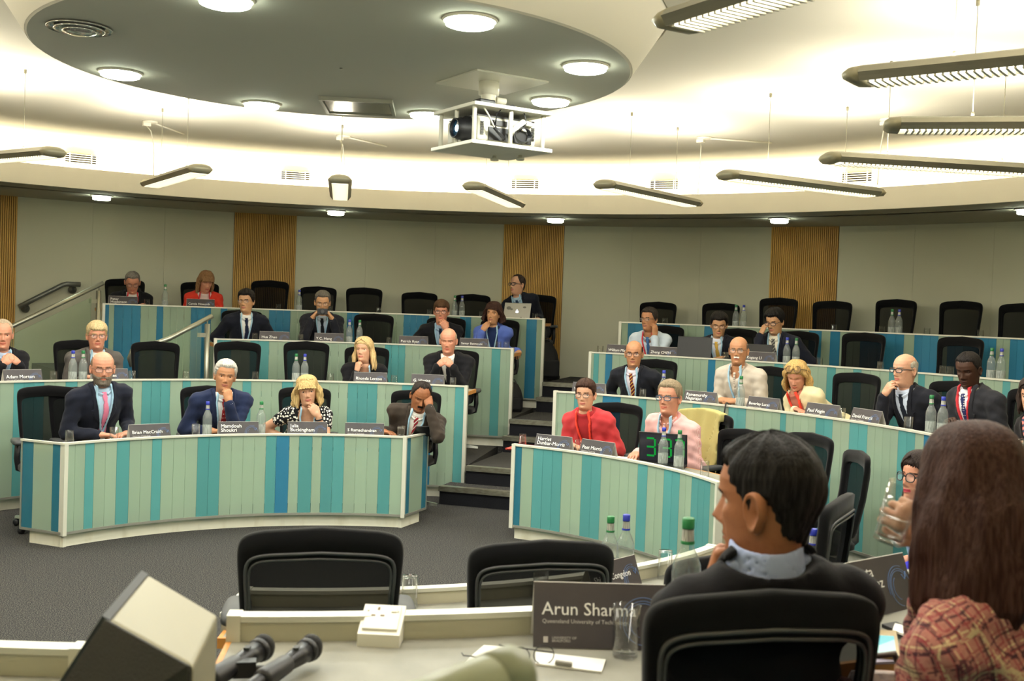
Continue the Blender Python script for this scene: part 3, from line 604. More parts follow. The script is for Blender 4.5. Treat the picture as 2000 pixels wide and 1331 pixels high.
# ---------------------------------------------------------------- small things on the desks
def text_mesh(s,size,spacing=1.,align='LEFT'):
    c=bpy.data.curves.new('lettering','FONT'); c.body=s; c.size=size; c.align_x=align; c.space_line=.82; c.resolution_u=2; c.space_character=spacing; c.extrude=.0004
    o=bpy.data.objects.new('lettering_tmp',c); COL.objects.link(o); bpy.context.view_layer.update()
    me=bpy.data.meshes.new_from_object(o.evaluated_get(bpy.context.evaluated_depsgraph_get())); bpy.data.objects.remove(o); return me
CW,CH_,TILT=.32,.155,R_(21)
_hy=CH_*math.sin(TILT); _hz=CH_*math.cos(TILT)
def swirl_mesh():
    b=MB()
    for r,a0,a1 in ((.052,.2,4.6),(.046,.6,3.6),(.06,1.2,3.4),(.035,2.2,4.4)):
        pts=[(CW*.33+r*math.cos(t)*.95,.4*CH_+r*math.sin(t),.0006) for t in np.linspace(a0,a1,22)]; b.tube(pts,.0007,4)
    b.tube([(CW*.38,.62*CH_,.0008),(CW*.415,.52*CH_,.0008),(CW*.45,.66*CH_,.0008)],.0012,4)
    return b
SW=swirl_mesh().mesh('globe_swirl',[M['swirl']])
def card_body():
    b=MB(); t=.0012
    for s in (1,-1):
        q=[Vector((x,s*y,z)) for x,y,z in((-CW/2,0,_hz),(CW/2,0,_hz),(CW/2,_hy,0),(-CW/2,_hy,0))]; nn=Vector((0,s*math.cos(TILT),math.sin(TILT)))*t
        b.add([v for v in q]+[v-nn for v in q],[(0,1,2,3)],0).add([v for v in q]+[v-nn for v in q],[(7,6,5,4),(0,4,5,1),(1,5,6,2),(2,6,7,3),(3,7,4,0)],1)
    return b.mesh('card',[M['card'],M['card_white']])
CARD=card_body()
def name_card(p,rz,lines,label,org=True,size=.041,xoff=-.14,yo=.0,logo=False,back=False):
    t=thing('name_card',label,'name card',p,rz,'tented name cards'); link('folded_card',CARD,t)
    def put(me,nm,m,x,y):   # text plane on the +Y face: card x runs along -X
        me.materials.clear(); me.materials.append(m)
        o=link(nm,me,t)
        ux=Vector((-1,0,0)); uy=Vector((0,-math.sin(TILT),math.cos(TILT))); nn=Vector((0,math.cos(TILT),math.sin(TILT)))
        base=Vector((0,_hy,0))+ux*x+uy*y+nn*.0012
        Mx=Matrix((( ux.x,uy.x,nn.x,base.x),(ux.y,uy.y,nn.y,base.y),(ux.z,uy.z,nn.z,base.z),(0,0,0,1)))
        if back: Mx=Matrix.Rotation(math.pi,4,'Z')@Mx
        o.matrix_local=Mx; return o
    put(text_mesh(lines,size),'lettering',M['text'],xoff,(.80 if '\n' in lines else .62)*CH_-size*.45+yo)
    if org: put(text_mesh(org if isinstance(org,str) else 'University of Technology',.0135),'small_lettering',M['text_dim'],-.139,.37*CH_+(-.012 if '\n' in lines else 0))
    o=link('globe_swirl',SW,t)
    ux=Vector((-1,0,0)); uy=Vector((0,-math.sin(TILT),math.cos(TILT))); nn=Vector((0,math.cos(TILT),math.sin(TILT))); base=Vector((0,_hy,0))+nn*.0008
    Mx=Matrix(((ux.x,uy.x,nn.x,base.x),(ux.y,uy.y,nn.y,base.y),(ux.z,uy.z,nn.z,base.z),(0,0,0,1))); o.matrix_local=(Matrix.Rotation(math.pi,4,'Z')@Mx) if back else Mx
    if logo:
        put(text_mesh('UNIVERSITY OF\nBRADFORD',.0085),'small_lettering',M['text_dim'],-.115,.13*CH_)
        b=MB().box((0,0,0),(.011,.014,.0006)); put(b.mesh('crest',[M['text_dim']]),'crest',M['text_dim'],-.13,.12*CH_)
    return t
def desk_pt(x,y,i,dr=.12,far=True,R=None):
    p=cyl(x,y,(R or RR[i])+dr,far); return Vector((p.x,p.y,zf(i)+WT+.002))
for x0,x1,y,i,tx,lab,kw in [
 (213,268,582,4,'Peter\nHopkinson','two-line name card before the man with the red lanyard at top left',{}),
 (366,418,586,4,'Carole Howorth','one-line name card before the woman in the red cardigan',{}),
 (507,566,648,3,'Hua Zhao','name card right of the young man in navy suit, third tier',{}),
 (615,671,655,3,'Y.C. Heng','name card below the man holding a camera',{}),
 (781,835,657,3,'Patrick Ryan','name card before the man covering his mouth',{}),
 (898,954,663,3,'Samar Betmouni','name card before the woman in the blue cardigan',{}),
 (10,77,722,2,'Adam Morton','name card at the left frame edge, second tier',{}),
 (180,248,722,2,'David Bates','name card half hidden behind the bald bearded man',dict()),
 (692,756,726,2,'Rhonda Lenton','name card before the long-haired blonde in black jacket',{}),
 (804,868,732,2,'G. Higgins','name card half hidden by the head of the man holding his forehead',dict()),
 (252,331,832,1,'Brian MacCraith','name card right of the man in the pink tie',{}),
 (426,505,827,1,'Mamdouh\nShoukri','two-line name card right of the white-haired man in blue suit',{}),
 (562,640,826,1,'Julia\nBuckingham','two-line name card before the blonde woman in the dotted dress',{}),
 (675,750,829,1,'S Ramachandran','name card before the man holding his forehead',{}),
 (1183,1245,673,3,'William Malik','name card before the man resting his cheek, right bank',{}),
 (1268,1326,679,3,'Zheng CHEN','name card left of the large black laptop lid',{}),
 (1458,1515,687,3,'Kegang LI','name card before the small black laptop',{}),
 (1120,1182,750,2,'W. Shambar','name card half hidden behind the woman in the red jacket',{}),
 (1337,1402,765,2,'Ramamurthy\nNagarajan','two-line name card left of the moustached man in beige shirt',{}),
 (1460,1526,777,2,'Beverley Lucas','name card before the blonde woman in the cream cardigan',{}),
 (1578,1640,785,2,'Paul Feigin','name card beside a tumbler of water before an empty chair',{}),
 (1660,1730,800,2,'David Francis','name card before the bald man in dark glasses',{}),
 (1047,1118,856,1,'Harriet\nDunbar-Morris','two-line name card before the woman in the red jacket',{}),
 (1133,1205,864,1,'Peet Morris','name card between the red jacket and the black laptop with timer',{})]:
    p=desk_pt((x0+x1)/2,y,i,.12); name_card(p,facing(p)+R_(rng.uniform(-3,3)),tx,lab,size=.036 if len(tx.split('\n')[0])>13 else .041,**kw)
p=cyl(1192,1140,2.44+.17,False); name_card((p.x,p.y,WT+.002),facing(p)+R_(14),'Shirley Congdon','name card behind the mesh of the second near chair',size=.036,org=False,back=True)
pA=onz(1165,1262,zf(2)+WT); pA=onz(1150,1268,zf(2)+WT); name_card(pA+Vector((.024,.048,.003)),math.pi*0+R_(2)+0,'Arun Sharma','large near name card left of the dark-suited man, seen square on',size=.043,org='Queensland University of Technology',logo=True,back=True)
pB=onz(1694,1192,zf(2)+WT+.003); name_card(pB,R_(38),'Roberta\nFernandez','near name card between the dark suit and the long-haired woman',size=.041,org='University of Technology',back=True)
# bottles
def bottle_parts():
    m={}
    prof=[(.001,.004),(.030,.0),(.0365,.006),(.0365,.165),(.0345,.185),(.026,.208),(.0175,.225),(.0145,.245),(.0135,.275),(.0135,.286),(.001,.286)]
    m['glass']=MB().lathe(prof,22).mesh('glass_body',[M['bottle_glass']])
    m['label']=MB().lathe([(.0368,.04),(.0371,.042),(.0371,.112),(.0368,.114)],22,0,cap0=False,cap1=False).mesh('label',[M['label']])
    m['neck']=MB().lathe([(.0165,.238),(.0160,.24),(.0146,.268),(.0146,.272)],18,0,cap0=False,cap1=False).mesh('neck_label',[M['neck_label']])
    for c in 'gb':
        m[c]=MB().lathe([(.0148,.274),(.0155,.276),(.0155,.298),(.013,.301),(.001,.301)],18).mesh('cap',[M['cap_'+c]]); m[c+'r']=MB().lathe([(.0170,.236),(.0174,.237),(.0172,.243),(.0166,.244)],18,0,cap0=False,cap1=False).mesh('neck_ring',[M['cap_'+c]])
    return m
BM=bottle_parts()
def bottle(p,c,label):
    t=thing('water_bottle',label,'bottle',p,rng.uniform(0,6.28),'glass water bottles')
    link('glass_body',BM['glass'],t); link('label',BM['label'],t); link('neck_label',BM['neck'],t); link('cap',BM[c],t); link('neck_ring',BM[c+'r'],t); return t
def tumbler_mesh(up):
    o=[(.028,.0),(.0295,.002),(.033,.12),(.0315,.12),(.0275,.010),(.001,.008)] ; o=[(.001,.0)]+o
    if not up: o=[(r,.12-z) for r,z in o][::-1]
    return MB().lathe(o,24,cap0=False,cap1=False).mesh('tumbler',[M['glass']])
TUM={True:tumbler_mesh(True),False:tumbler_mesh(False)}
TW=MB().lathe([(.001,.010),(.0272,.011),(.0285,.05),(.001,.05)],22,cap0=False,cap1=False).mesh('water',[M['water']])
def tumbler(p,label,up=False,water=False):
    if not water:
        o=link('tumbler',TUM[up],None,p); return tag(o,label,'glass','water tumblers')
    t=thing('tumbler',label,'glass',p,0,'water tumblers'); link('glass',TUM[True],t); link('water',TW,t); return t
G,B='green-capped','blue-capped'
for x,y,i,c,l in [(323,558,4,'g','single green-capped bottle between the top-row man and the woman in red'),(585,567,4,'b','blue-capped bottle left of the camera man, top desk'),(889,578,4,'g','green-capped bottle of the pair beside the silver laptop'),(903,578,4,'b','blue-capped bottle of the pair beside the silver laptop'),
 (683,625,3,'b','blue-capped bottle left of the empty chair beside the camera man'),(703,626,3,'g','green-capped bottle above the long-haired blonde'),
 (143,685,2,'b','blue-capped bottle of the pair left of the bald bearded man'),(163,685,2,'g','green-capped bottle touching the bald bearded man in view'),(579,690,2,'g','green-capped bottle in front of the empty second-tier chair'),(596,691,2,'b','blue-capped bottle in front of the empty second-tier chair'),
 (406,788,1,'b','blue-capped bottle before the white-haired man in blue suit'),(511,788,1,'g','single green-capped bottle beside the dotted dress'),
 (1438,598,4,'g','green-capped bottle right of the man with the yellow tie'),(1453,598,4,'b','blue-capped bottle right of the man with the yellow tie'),(1743,606,4,'g','green-capped bottle of the pair before an empty top right chair'),(1757,606,4,'b','blue-capped bottle of the pair before an empty top right chair'),
 (1538,660,3,'b','blue-capped bottle in front of the man touching his glasses'),(1556,661,3,'g','green-capped bottle in front of the man touching his glasses'),(1938,680,3,'g','green-capped bottle right of the man in charcoal suit'),(1957,681,3,'b','blue-capped bottle right of the man in charcoal suit'),
 (1297,725,2,'b','blue-capped bottle behind the head of the pink-shirted man'),(1448,737,2,'g','green-capped bottle before the moustached man'),(1820,776,2,'g','green-capped bottle under the charcoal suited man\'s hands'),(1843,779,2,'b','blue-capped bottle above the brown-haired near woman'),
 (1297,843,1,'b','blue-capped bottle before the black laptop with timer'),(1328,848,1,'g','green-capped bottle at the right edge of the timer laptop')]:
    bottle(desk_pt(x,y,i,.215),c,l)
for x,y,c,l in [(1185,1008,'g','green-capped bottle behind the second near chair'),(1217,1005,'b','blue-capped bottle behind the second near chair')]:
    p=onz(x,y,WT+.30); p=pol(max(rad(p),2.44+.085),ang(p)); bottle((p.x,p.y,WT+.002),c,l)
p=onz(1345,1014,zf(2)+WT+.30); bottle((p.x,p.y,zf(2)+WT+.002),'g','large near green-capped bottle at the chin of the dark-suited man')
p=onz(1588,1064,WT+.24); bottle((p.x,p.y,WT+.002),'b','blue-capped bottle half hidden behind the near dark-suited shoulder')
for x,y,i,up,wat,l in [(287,583,4,0,0,'upturned tumbler right of the top-left name card'),(544,591,4,0,0,'upturned tumbler before the chair at the oak panel'),(645,595,4,0,0,'upturned tumbler right behind the camera man'),(740,598,4,0,0,'upturned tumbler before the third empty top-row chair'),(839,601,4,0,0,'upturned tumbler left of the man covering his mouth, top desk'),(941,605,4,0,0,'tumbler left of the curly-haired woman, top desk'),(1045,610,4,0,0,'upturned tumbler right of the silver laptop'),
 (498,647,3,0,0,'upturned tumbler left of the third-tier card of the navy suit'),(588,650,3,1,0,'upright tumbler left of the camera man\'s card'),(760,656,3,0,0,'upturned tumbler left of the mouth-covering man\'s card'),(974,664,3,0,0,'left of two tumblers right of the curly-haired woman\'s card'),(989,665,3,0,0,'right of two tumblers right of the curly-haired woman\'s card'),
 (105,722,2,0,0,'upturned tumbler left of the grey-suited white-haired man'),(258,720,2,1,0,'upright tumbler at the hand of the grey-suited man'),(364,719,2,0,0,'upturned tumbler between the two empty second-tier chairs'),(499,721,2,0,0,'upturned tumbler behind the white-haired man, second tier'),(646,726,2,0,0,'upturned tumbler left of the long-haired blonde'),(770,730,2,0,0,'upturned tumbler right of the long-haired blonde\'s card'),(885,736,2,1,0,'upright tumbler at the right end of the second-tier desk'),
 (136,841,1,0,0,'upturned tumbler at the left corner of the innermost desk'),(223,836,1,1,0,'upright tumbler at the pink-tied man\'s hands'),(383,823,1,1,0,'upright tumbler at the blue-suited man\'s sleeve'),(784,831,1,1,1,'tumbler of water before the man holding his forehead'),
 (1299,620,4,0,0,'upturned tumbler behind the man resting his cheek'),(1629,632,4,0,0,'upturned tumbler before the chair right of the right oak panel'),(1723,635,4,0,0,'upturned tumbler left of the top right bottle pair'),(1811,639,4,0,0,'upturned tumbler right of the top right bottle pair'),(1915,643,4,0,0,'last upturned tumbler of the top right desk'),
 (1173,672,3,1,0,'upright tumbler at the aisle end of the third-tier right desk'),(1418,684,3,1,0,'tumbler behind the moustached man\'s head'),(1517,690,3,0,0,'upturned tumbler right of the small laptop\'s name card'),(1601,696,3,0,0,'upturned tumbler beside the green-capped third-tier bottle'),(1720,703,3,0,0,'upturned tumbler before the empty third-tier right chair'),(1842,711,3,0,0,'left tumbler of the two left of the charcoal suit'),(1857,711,3,0,0,'right tumbler of the two left of the charcoal suit'),
 (1256,757,2,0,0,'upturned tumbler before the man with the striped maroon tie'),(1644,795,2,1,1,'tumbler of water between two name cards, right bank'),(1775,814,2,1,0,'upright tumbler before the bald man in dark glasses'),
 (1021,850,1,0,0,'tumbler on the red folder at the aisle end'),(1131,858,1,1,0,'upright tumbler between the two innermost right name cards'),(1377,905,1,0,0,'upturned tumbler right of the timer laptop')]:
    tumbler(desk_pt(x,y,i,.215),l,bool(up),bool(wat))
for x,y,l in [(795,1119,'upturned tumbler right of the large near chair'),(1043,1104,'upturned tumbler seen through the second near chair\'s mesh'),(1280,1072,'upturned tumbler right of the near bottle pair')]:
    p=onz(x,y,WT+.12); p=pol(max(rad(p),2.44+.08),ang(p)); tumbler((p.x,p.y,WT+.002),l)
p=onz(1222,1178,zf(2)+WT+.12); tumbler((p.x,p.y-.03,zf(2)+WT+.002),'upright tumbler between the large near name card and the dark suit',True)
p=cyl(1990,862,RR[2]+.15); tumbler((p.x,p.y,zf(2)+WT+.002),'upturned tumbler at the right frame edge')
# laptops
def laptop(p,rz,lidm,label,w_=.33,d=.23,open_=105,screen=None,tex=None):
    """screen side looks along -Y (towards the sitter)"""
    t=thing('laptop',label,'laptop',p,rz)
    bevel(MB().box((0,0,.010),(w_,d,.018)).build('base',lidm,t),.004)
    b=MB(); 
    for r in range(5):
        for c in range(13): b.box((-.42*w_+c*w_*.07,-.02+.022*r-.035,.0205),(w_*.058,.016,.003))
    tag(b.build('keyboard',M['black'],t),kind='stuff')
    MB().box((0,-.075,.0198),(.09,.05,.0015)).build('touchpad',M['grey_pl'],t)
    ro=Matrix.Rotation(R_(90-open_)*-1,3,'X'); h=d*.96
    up=ro@Vector((0,0,1)); n=ro@Vector((0,1,0)); o=Vector((0,d/2,.018))
    lid=bevel(MB().box(o+up*h/2,(w_,.010,h),0,ro).build('lid',lidm,t),.004)
    MB().box(o+up*h/2-n*.0058,(w_*.94,.001,h*.88),0,ro).build('screen',screen or M['screen_off'],lid)
    return t,lid,o,up,n,h
p=desk_pt(1015,600,4,.20); t,lid,o,up,n,h=laptop(p,facing(p)-R_(10),M['lap_silver'],'silver laptop with glowing fruit logo before the man at the oak panel',.34,.235)
b=MB(); c=o+up*h*.5+n*.0056; rx=Vector((1,0,0))
def disc_(b,cx,cz,rx_,rz_,mi=0):
    m=18; b.add([c+rx*(cx+rx_*math.cos(2*math.pi*k/m))+up*(cz+rz_*math.sin(2*math.pi*k/m)) for k in range(m)],[tuple(range(m))],mi)
disc_(b,.006,0,.014,.017); disc_(b,-.006,0,.014,.017)
b.add([c+rx*x+up*z for x,z in((.0,.019),(-.004,.030),(.007,.033),(.009,.024))],[(0,1,2,3)]); b.build('backlit_logo',M['glow'],lid)
b=MB(); disc_(b,.11,.045,.03,.022); disc_(b,-.09,.06,.022,.012); disc_(b,.075,.03,.018,.012); disc_(b,-.06,-.075,.012,.012); disc_(b,-.1,-.08,.012,.01); b.build('sticker',mat('dark_sticker','5c5b57',.5),lid)
p=desk_pt(1362,690,3,.22); laptop(p,facing(p)+R_(4),M['lap_black'],'large black laptop, lid towards the room, before the man with the yellow tie',.37,.26,100)
p=desk_pt(1487,693,3,.24); laptop(p,facing(p)-R_(8),M['lap_black'],'small black laptop before the man touching his glasses',.33,.22,108)
# the timer laptop is turned round: its screen faces the room
p=desk_pt(1288,890,1,.24); t,lid,o,up,n,h=laptop(p,-math.atan2(p.x,p.y)-R_(14),M['lap_black'],'black laptop turned outwards showing a green countdown timer',.37,.24,100,mat('timer_screen','23242f',.25))
SEG={'3':'abcdg','7':'abc'}
def digit(b,ch,x0,s):
    w_,hh,tk=.042*s,.042*s,.009*s
    S=dict(a=((0,2*hh),(w_,2*hh)),g=((0,hh),(w_,hh)),d=((0,0),(w_,0)),b=((w_,2*hh),(w_,hh)),c=((w_,hh),(w_,0)),f=((0,2*hh),(0,hh)),e=((0,hh),(0,0)))
    for k in SEG[ch]:
        (xa,za),(xb,zb_)=S[k]; cx=(xa+xb)/2; cz=(za+zb_)/2; L=w_*.86; c=o+up*(h*.22+cz)-n*.0068+Vector((-(0),0,0))+Vector((x0+cx,0,0))
        ro=Matrix((Vector((1,0,0)),n,up)).transposed(); b.box(c,(L,.001,tk) if za==zb_ else (tk,.001,L),0,ro)
# seen from the sitter's side +X is to the right
for ch,x0 in(('3',-.128),('3',-.005),('7',.092)): b=MB(); digit(b,ch,x0,1.6); b.build('timer_digit',M['digit'],lid)
b=MB()
b.box(o+up*(h*.22+.03)-n*.0068+Vector((-.033,0,0)),(.008,.001,.011)); b.box(o+up*(h*.22+.09)-n*.0068+Vector((-.033,0,0)),(.008,.001,.011))
tag(b.build('timer_colon',M['digit'],lid),kind='stuff')
# papers, folder, cable, bags
def sheet(x,y,i,rz,label,w_=.21,d=.18,m='paper',dr=.33,h=.003,far=True,R=None,cat='paper',name='paper_sheet'):
    p=desk_pt(x,y,i,dr,far,R); o=MB().grid([[Vector((-w_/2+w_*u,-d/2+d*v,h+.002*math.sin(3*u+2*v))) for u in(0,.33,.66,1)] for v in(0,.33,.66,1)]).grid([[Vector((-w_/2+w_*u,-d/2+d*v,.0)) for u in(0,1)] for v in(1,0)]).build(name,M[m] if isinstance(m,str) else m,None,p,facing(p)+rz); return tag(o,label,cat)
sheet(1222,900,1,.3,'white paper under the hand of the pink-shirted man',dr=.33)
sheet(395,848,1,.2,'white paper beside the white-haired man in blue suit',dr=.33)
sheet(868,752,2,.1,'white paper at the right end of the second-tier desk',dr=.33)
sheet(5,740,2,.1,'white paper at the left frame edge before the man in dark suit',dr=.2)
sheet(455,600,4,.5,'paper beside the woman in the red cardigan',dr=.33)
sheet(1750,825,2,.4,'loose paper before the bald man in dark glasses',dr=.33)
sheet(1790,835,2,.9,'open black folder under the hands of the charcoal-suited man',.34,.25,mat('black_folder','141416',.5),.25,.012,cat='folder',name='folder')
sheet(1545,808,2,.2,'dark notebook under the forearm of the blonde woman writing',.2,.28,mat('dark_notebook','2b2a30',.5),.3,.012,cat='notebook',name='notebook')
sheet(1024,870,1,.1,'red folder at the aisle end of the right innermost desk',.22,.31,mat('red_folder','c8382c',.5),.22,.012,cat='folder',name='folder')
p=desk_pt(832,842,1,.30); o=bevel(MB().box((0,0,.075),(.22,.010,.15),0,Matrix.Rotation(R_(-50),3,'X')).build('folder',mat('black_cover','17171a',.4),None,p,facing(p)+R_(35)),.003); tag(o,'black folder propped at the right end of the left innermost desk','folder')
# hanging black cable
a=cyl(1418,787,4.06); o=link('power_cable',None)
bpy.data.objects.remove(o)
tp=Vector((a.x,a.y,zf(2)+HD+.008)); 
pts=[pol(4.30,ang(a)-1.5,zf(2)+WT+.006),pol(4.14,ang(a)-.5,zf(2)+HD+.012),pol(4.055,ang(a),zf(2)+HD+.006),pol(4.04,ang(a)-.1,zf(2)+.62),pol(4.02,ang(a)-.5,zf(2)+.45),pol(4.0,ang(a)-1.0,zf(2)+.1),pol(3.9,ang(a)-1.2,.01),pol(3.7,ang(a)-.5,.008)]
# smooth it
def smooth(pts,k=6):
    out=[]
    for i in range(len(pts)-1):
        p0=pts[max(i-1,0)];p1=pts[i];p2=pts[i+1];p3=pts[min(i+2,len(pts)-1)]
        for q in range(k):
            t=q/k; out.append(.5*((2*p1)+(p2-p0)*t+(2*p0-5*p1+4*p2-p3)*t*t+(3*p1-p0-3*p2+p3)*t**3))
    return out+[pts[-1]]
tag(MB().tube(smooth(pts),.006,7).build('power_cable',M['black'],None),'black cable hanging over the second-tier right desk front to the floor','cable')
# bags by the aisle
def bag(p,label,s=1.,rz=0.):
    t=thing('backpack',label,'bag',p,rz)
    P=[]
    for z,w_,d in ((0,.30,.20),(.05,.33,.23),(.2,.32,.22),(.33,.26,.17),(.42,.17,.10),(.45,.06,.04)):
        P.append([Vector((s*w_/2*math.copysign(abs(math.cos(a))**.6,math.cos(a))*(1+.05*math.sin(5*a+9*z)),s*(d/2*math.copysign(abs(math.sin(a))**.6,math.sin(a))*(1+.06*math.sin(4*a+7*z))+.12*z),s*z)) for a in np.linspace(0,2*math.pi,24,endpoint=False)])
    fb=mat('black_nylon','101014',.7,bump=((60,60,60),.3)); MB().grid(P,True,False,0,True,True,True).build('body',fb,t)
    bevel(MB().box((0,-.10*s,.13*s),(.22*s,.06*s,.2*s)).build('front_pocket',fb,t),.02,3)
    MB().tube([Vector((-.06*s,.03*s,.43*s)),Vector((-.03*s,.04*s,.49*s)),Vector((.03*s,.04*s,.49*s)),Vector((.06*s,.03*s,.43*s))],.008,6).build('carry_handle',M['grey_pl'],t)
    return t
p=onz(1082,742,zf(4)); bag((p.x-.1,p.y+.1,zf(4)),'black backpack on the top step by the end of the top left desk',1.05,.4)
p=onz(1000,806,zf(3)); bag((p.x,p.y+.12,zf(3)),'black bag on the floor at the end of the third-tier left desk',.75,.2)
# pale yellow jacket over the pink-shirted man's chair: built with the people
# ---------------------------------------------------------------- foreground desk things
ZN=zf(2)+WT
def mic(x,y,label,dx):
    tip=onz(x,y,ZN+.045); d=Vector((-.36,-.90,-.085)).normalized()
    t=thing('microphone',label,'microphone',(tip.x,tip.y,ZN)); o=t.location; s=tip-o
    head=MB().ell(s+d*.012,(.026,.026,.03),20); head.build('grille_head',mat('mic_grille','1c1b1a',.5,.7,bump=((700,700,700),.6)),t)
    MB().lathe([(.0245,.02),(.0265,.024),(.0265,.032),(.0245,.036)],20,0,s,axis=d).build('collar_ring',M['black'],t)
    MB().lathe([(.0235,.034),(.021,.07),(.0165,.12),(.0155,.24),(.014,.25)],20,0,s,axis=d).build('handle',mat('mic_body','1d1d20',.35,.4),t)
    MB().lathe([(.0185,.105),(.0205,.11),(.0225,.19),(.0215,.20)],20,0,s,axis=d,cap0=False).build('clip',M['black'],t)
    q=s+d*.14+Vector((-.075,.005,-.002)); MB().box(q,(.055,.03,.034),0,Matrix.Rotation(.2,3,'Z')).rod(q,s+d*.14,.008,8).build('clip_mount',M['black'],t)
    MB().box(s+d*.07+Vector((.0,-.003,.021)),(.012,.018,.006)).build('switch',M['pad'],t)
mic(520,1262,'left of two black handheld microphones in clips on the near desk',0); mic(613,1262,'right of two black handheld microphones in clips on the near desk',0)
p=onz(739,1268,ZN); t=thing('socket_box','white mains socket box with one outlet and switch on the near desk','socket box',(p.x,p.y+.055,ZN),R_(-3))
ro=Matrix.Rotation(R_(28),3,'X')
MB().add([(-.05,-.045,0),(.05,-.045,0),(.05,.05,0),(-.05,.05,0),(-.05,-.045,.03),(.05,-.045,.03),(.05,.05,.075),(-.05,.05,.075)],[(0,3,2,1),(4,5,6,7),(0,1,5,4),(1,2,6,5),(2,3,7,6),(3,0,4,7)]).build('box',M['white_pl'],t)
def onface(x,y,hh=0): return Vector((x,y,.03+.045*(y+.045)/.095+hh))
rf=Matrix.Rotation(math.atan2(.045,.095),3,'X')
bevel(MB().box(onface(0,.004,.003),(.084,.084,.007),0,rf).build('face_plate',M['white_pl'],t),.002)
b=MB()
for x,y,w_,d in((-.012,.028,.006,.010),(-.022,.006,.010,.005),(.0,.006,.010,.005)): b.box(onface(x,y,.0072),(w_,d,.001),0,rf)
b.build('socket_hole',mat('socket_hole','6b5a3e',.6),t)
MB().box(onface(.026,.026,.008),(.012,.02,.005),0,rf).build('switch',M['white_pl'],t); MB().box(onface(.036,.02,.0072),(.004,.004,.002),0,rf).box(onface(-.036,.02,.0072),(.004,.004,.002),0,rf).build('screw',M['wire'],t)
MB().box((-.30,.03,0),(.0,.0,.0))
# papers and reading glasses
def flat(name,corners,z,m,label,cat,th=.004,top=None):
    q=[onz(x,y,z) for x,y in corners]; c=sum(q,Vector())/len(q); k=len(q)
    b=MB().add([v-c for v in q]+[v-c+Vector((0,0,th)) for v in q],[tuple(range(k-1,-1,-1)),tuple(range(k,2*k))]+[(i,(i+1)%k,k+(i+1)%k,k+i) for i in range(k)])
    o=b.build(name,M[m] if isinstance(m,str) else m,None,c); tag(o,label,cat); return o
flat('paper_sheet',[(945,1264),(1005,1268),(960,1300),(885,1316)],ZN+.001,'paper','white paper lying left of the large near name card','paper')
flat('paper_sheet',[(1046,1277),(1183,1292),(1175,1316),(1046,1300)],ZN+.001,'paper','white paper in front of the large near name card','paper')
flat('pen',[(1085,1296),(1118,1301),(1117,1304),(1084,1299)],ZN+.007,mat('pen_grey','8b8880',.3),'grey pen lying on the near paper','pen',.008)
gl=thing('reading_glasses','wire rimmed spectacles lying folded on the near papers','glasses',onz(1060,1285,ZN+.006)); o=gl.location
q=onz(1062,1283,ZN+.02)-o
MB().tube([q+Vector((.023*math.cos(t),.004*math.cos(t),.022*math.sin(t)+.004)) for t in np.linspace(0,2*math.pi,25)],.0012,6).tube([q+Vector((-.055+.023*math.cos(t),-.02,.022*math.sin(t)+.004)) for t in np.linspace(0,2*math.pi,25)],.0012,6).build('rim',M['black'],gl)
a1=onz(905,1281,ZN+.012)-o; a2=onz(985,1262,ZN+.03)-o
MB().tube([q+Vector((-.08,-.02,.01)),a1+Vector((.05,-.01,.0)),a1,a1+Vector((-.004,.012,.002))],.0016,6).tube([q+Vector((.02,0,.01)),a2,a2+Vector((-.012,.006,.0))],.0016,6).build('temple',M['black'],gl)
# grey green tube leaning up from the desk in front of the camera
q0=onz(900,1345,zf(3)+WT+.15); a=Vector((-.045,.95,1.585)); b_=Vector((.008,1.03,1.565))
p0=cyl(822,1395,5.50,False); p1=cyl(966,1334,5.42,False)
t=thing('document_tube','blurred grey-green tube end rising at the bottom of the picture','tube',(p0.x-.15,p0.y,zf(3)+WT)); o=t.location
axis=(p1-p0).normalized()
MB().lathe([(.033,-.28),(.033,.0),(.032,.03)],24,0,p1-o,axis=axis).build('barrel',mat('grey_green_tube','8b8f76',.35,spec=.4),t)
MB().lathe([(.034,-.012),(.034,.033),(.031,.036),(.001,.036)],24,0,p1-o,axis=axis).build('end_cap',mat('tube_cap','7d816a',.4),t)
# loudspeaker on the left near desk
def wp(x,y,d): a,b,tt=pray(x,y); k=d/b; return Vector((a*k,d,HC+tt*k))
T1,T2,T3,T4=wp(290,1122,1.98),wp(425,1202,1.86),wp(377,1302,1.62),wp(215,1212,1.73)
low=lambda p: Vector((p.x,p.y,zf(2)+WT))
B2,B3=low(T2)+Vector((.0,0,0)),low(T3); B4=low(T4+Vector((-.17,-.03,0))); B1=low(T1+Vector((-.17,.0,0)))
ls=thing('loudspeaker','wedge-shaped beige loudspeaker with dark front at the lower left','loudspeaker',(B3+B4+B1+B2)/4); o=ls.location
bevel(MB().add([v-o for v in(T1,T2,T3,T4,B1,B2,B3,B4)],[(0,1,2,3),(0,4,5,1),(1,5,6,2),(0,3,7,4),(4,7,6,5),(2,6,7,3)]).build('cabinet',mat('beige_cabinet','8b866f',.5),ls),.006)
nn=(T3-T4).cross(B4-T4).normalized(); nn=nn if nn.y<0 else -nn
bevel(MB().add([v-o+nn*.003 for v in(T4,T3,B3,B4)]+[v-o+nn*.012 for v in(T4,T3,B3,B4)],[(0,1,2,3),(7,6,5,4),(0,4,5,1),(1,5,6,2),(2,6,7,3),(3,7,4,0)]).build('front_grille',mat('dark_grille','26231d',.7,bump=((300,300,300),.3)),ls),.002)
n2=(T4-T1).cross(B1-T1).normalized(); n2=n2 if n2.x<0 else -n2
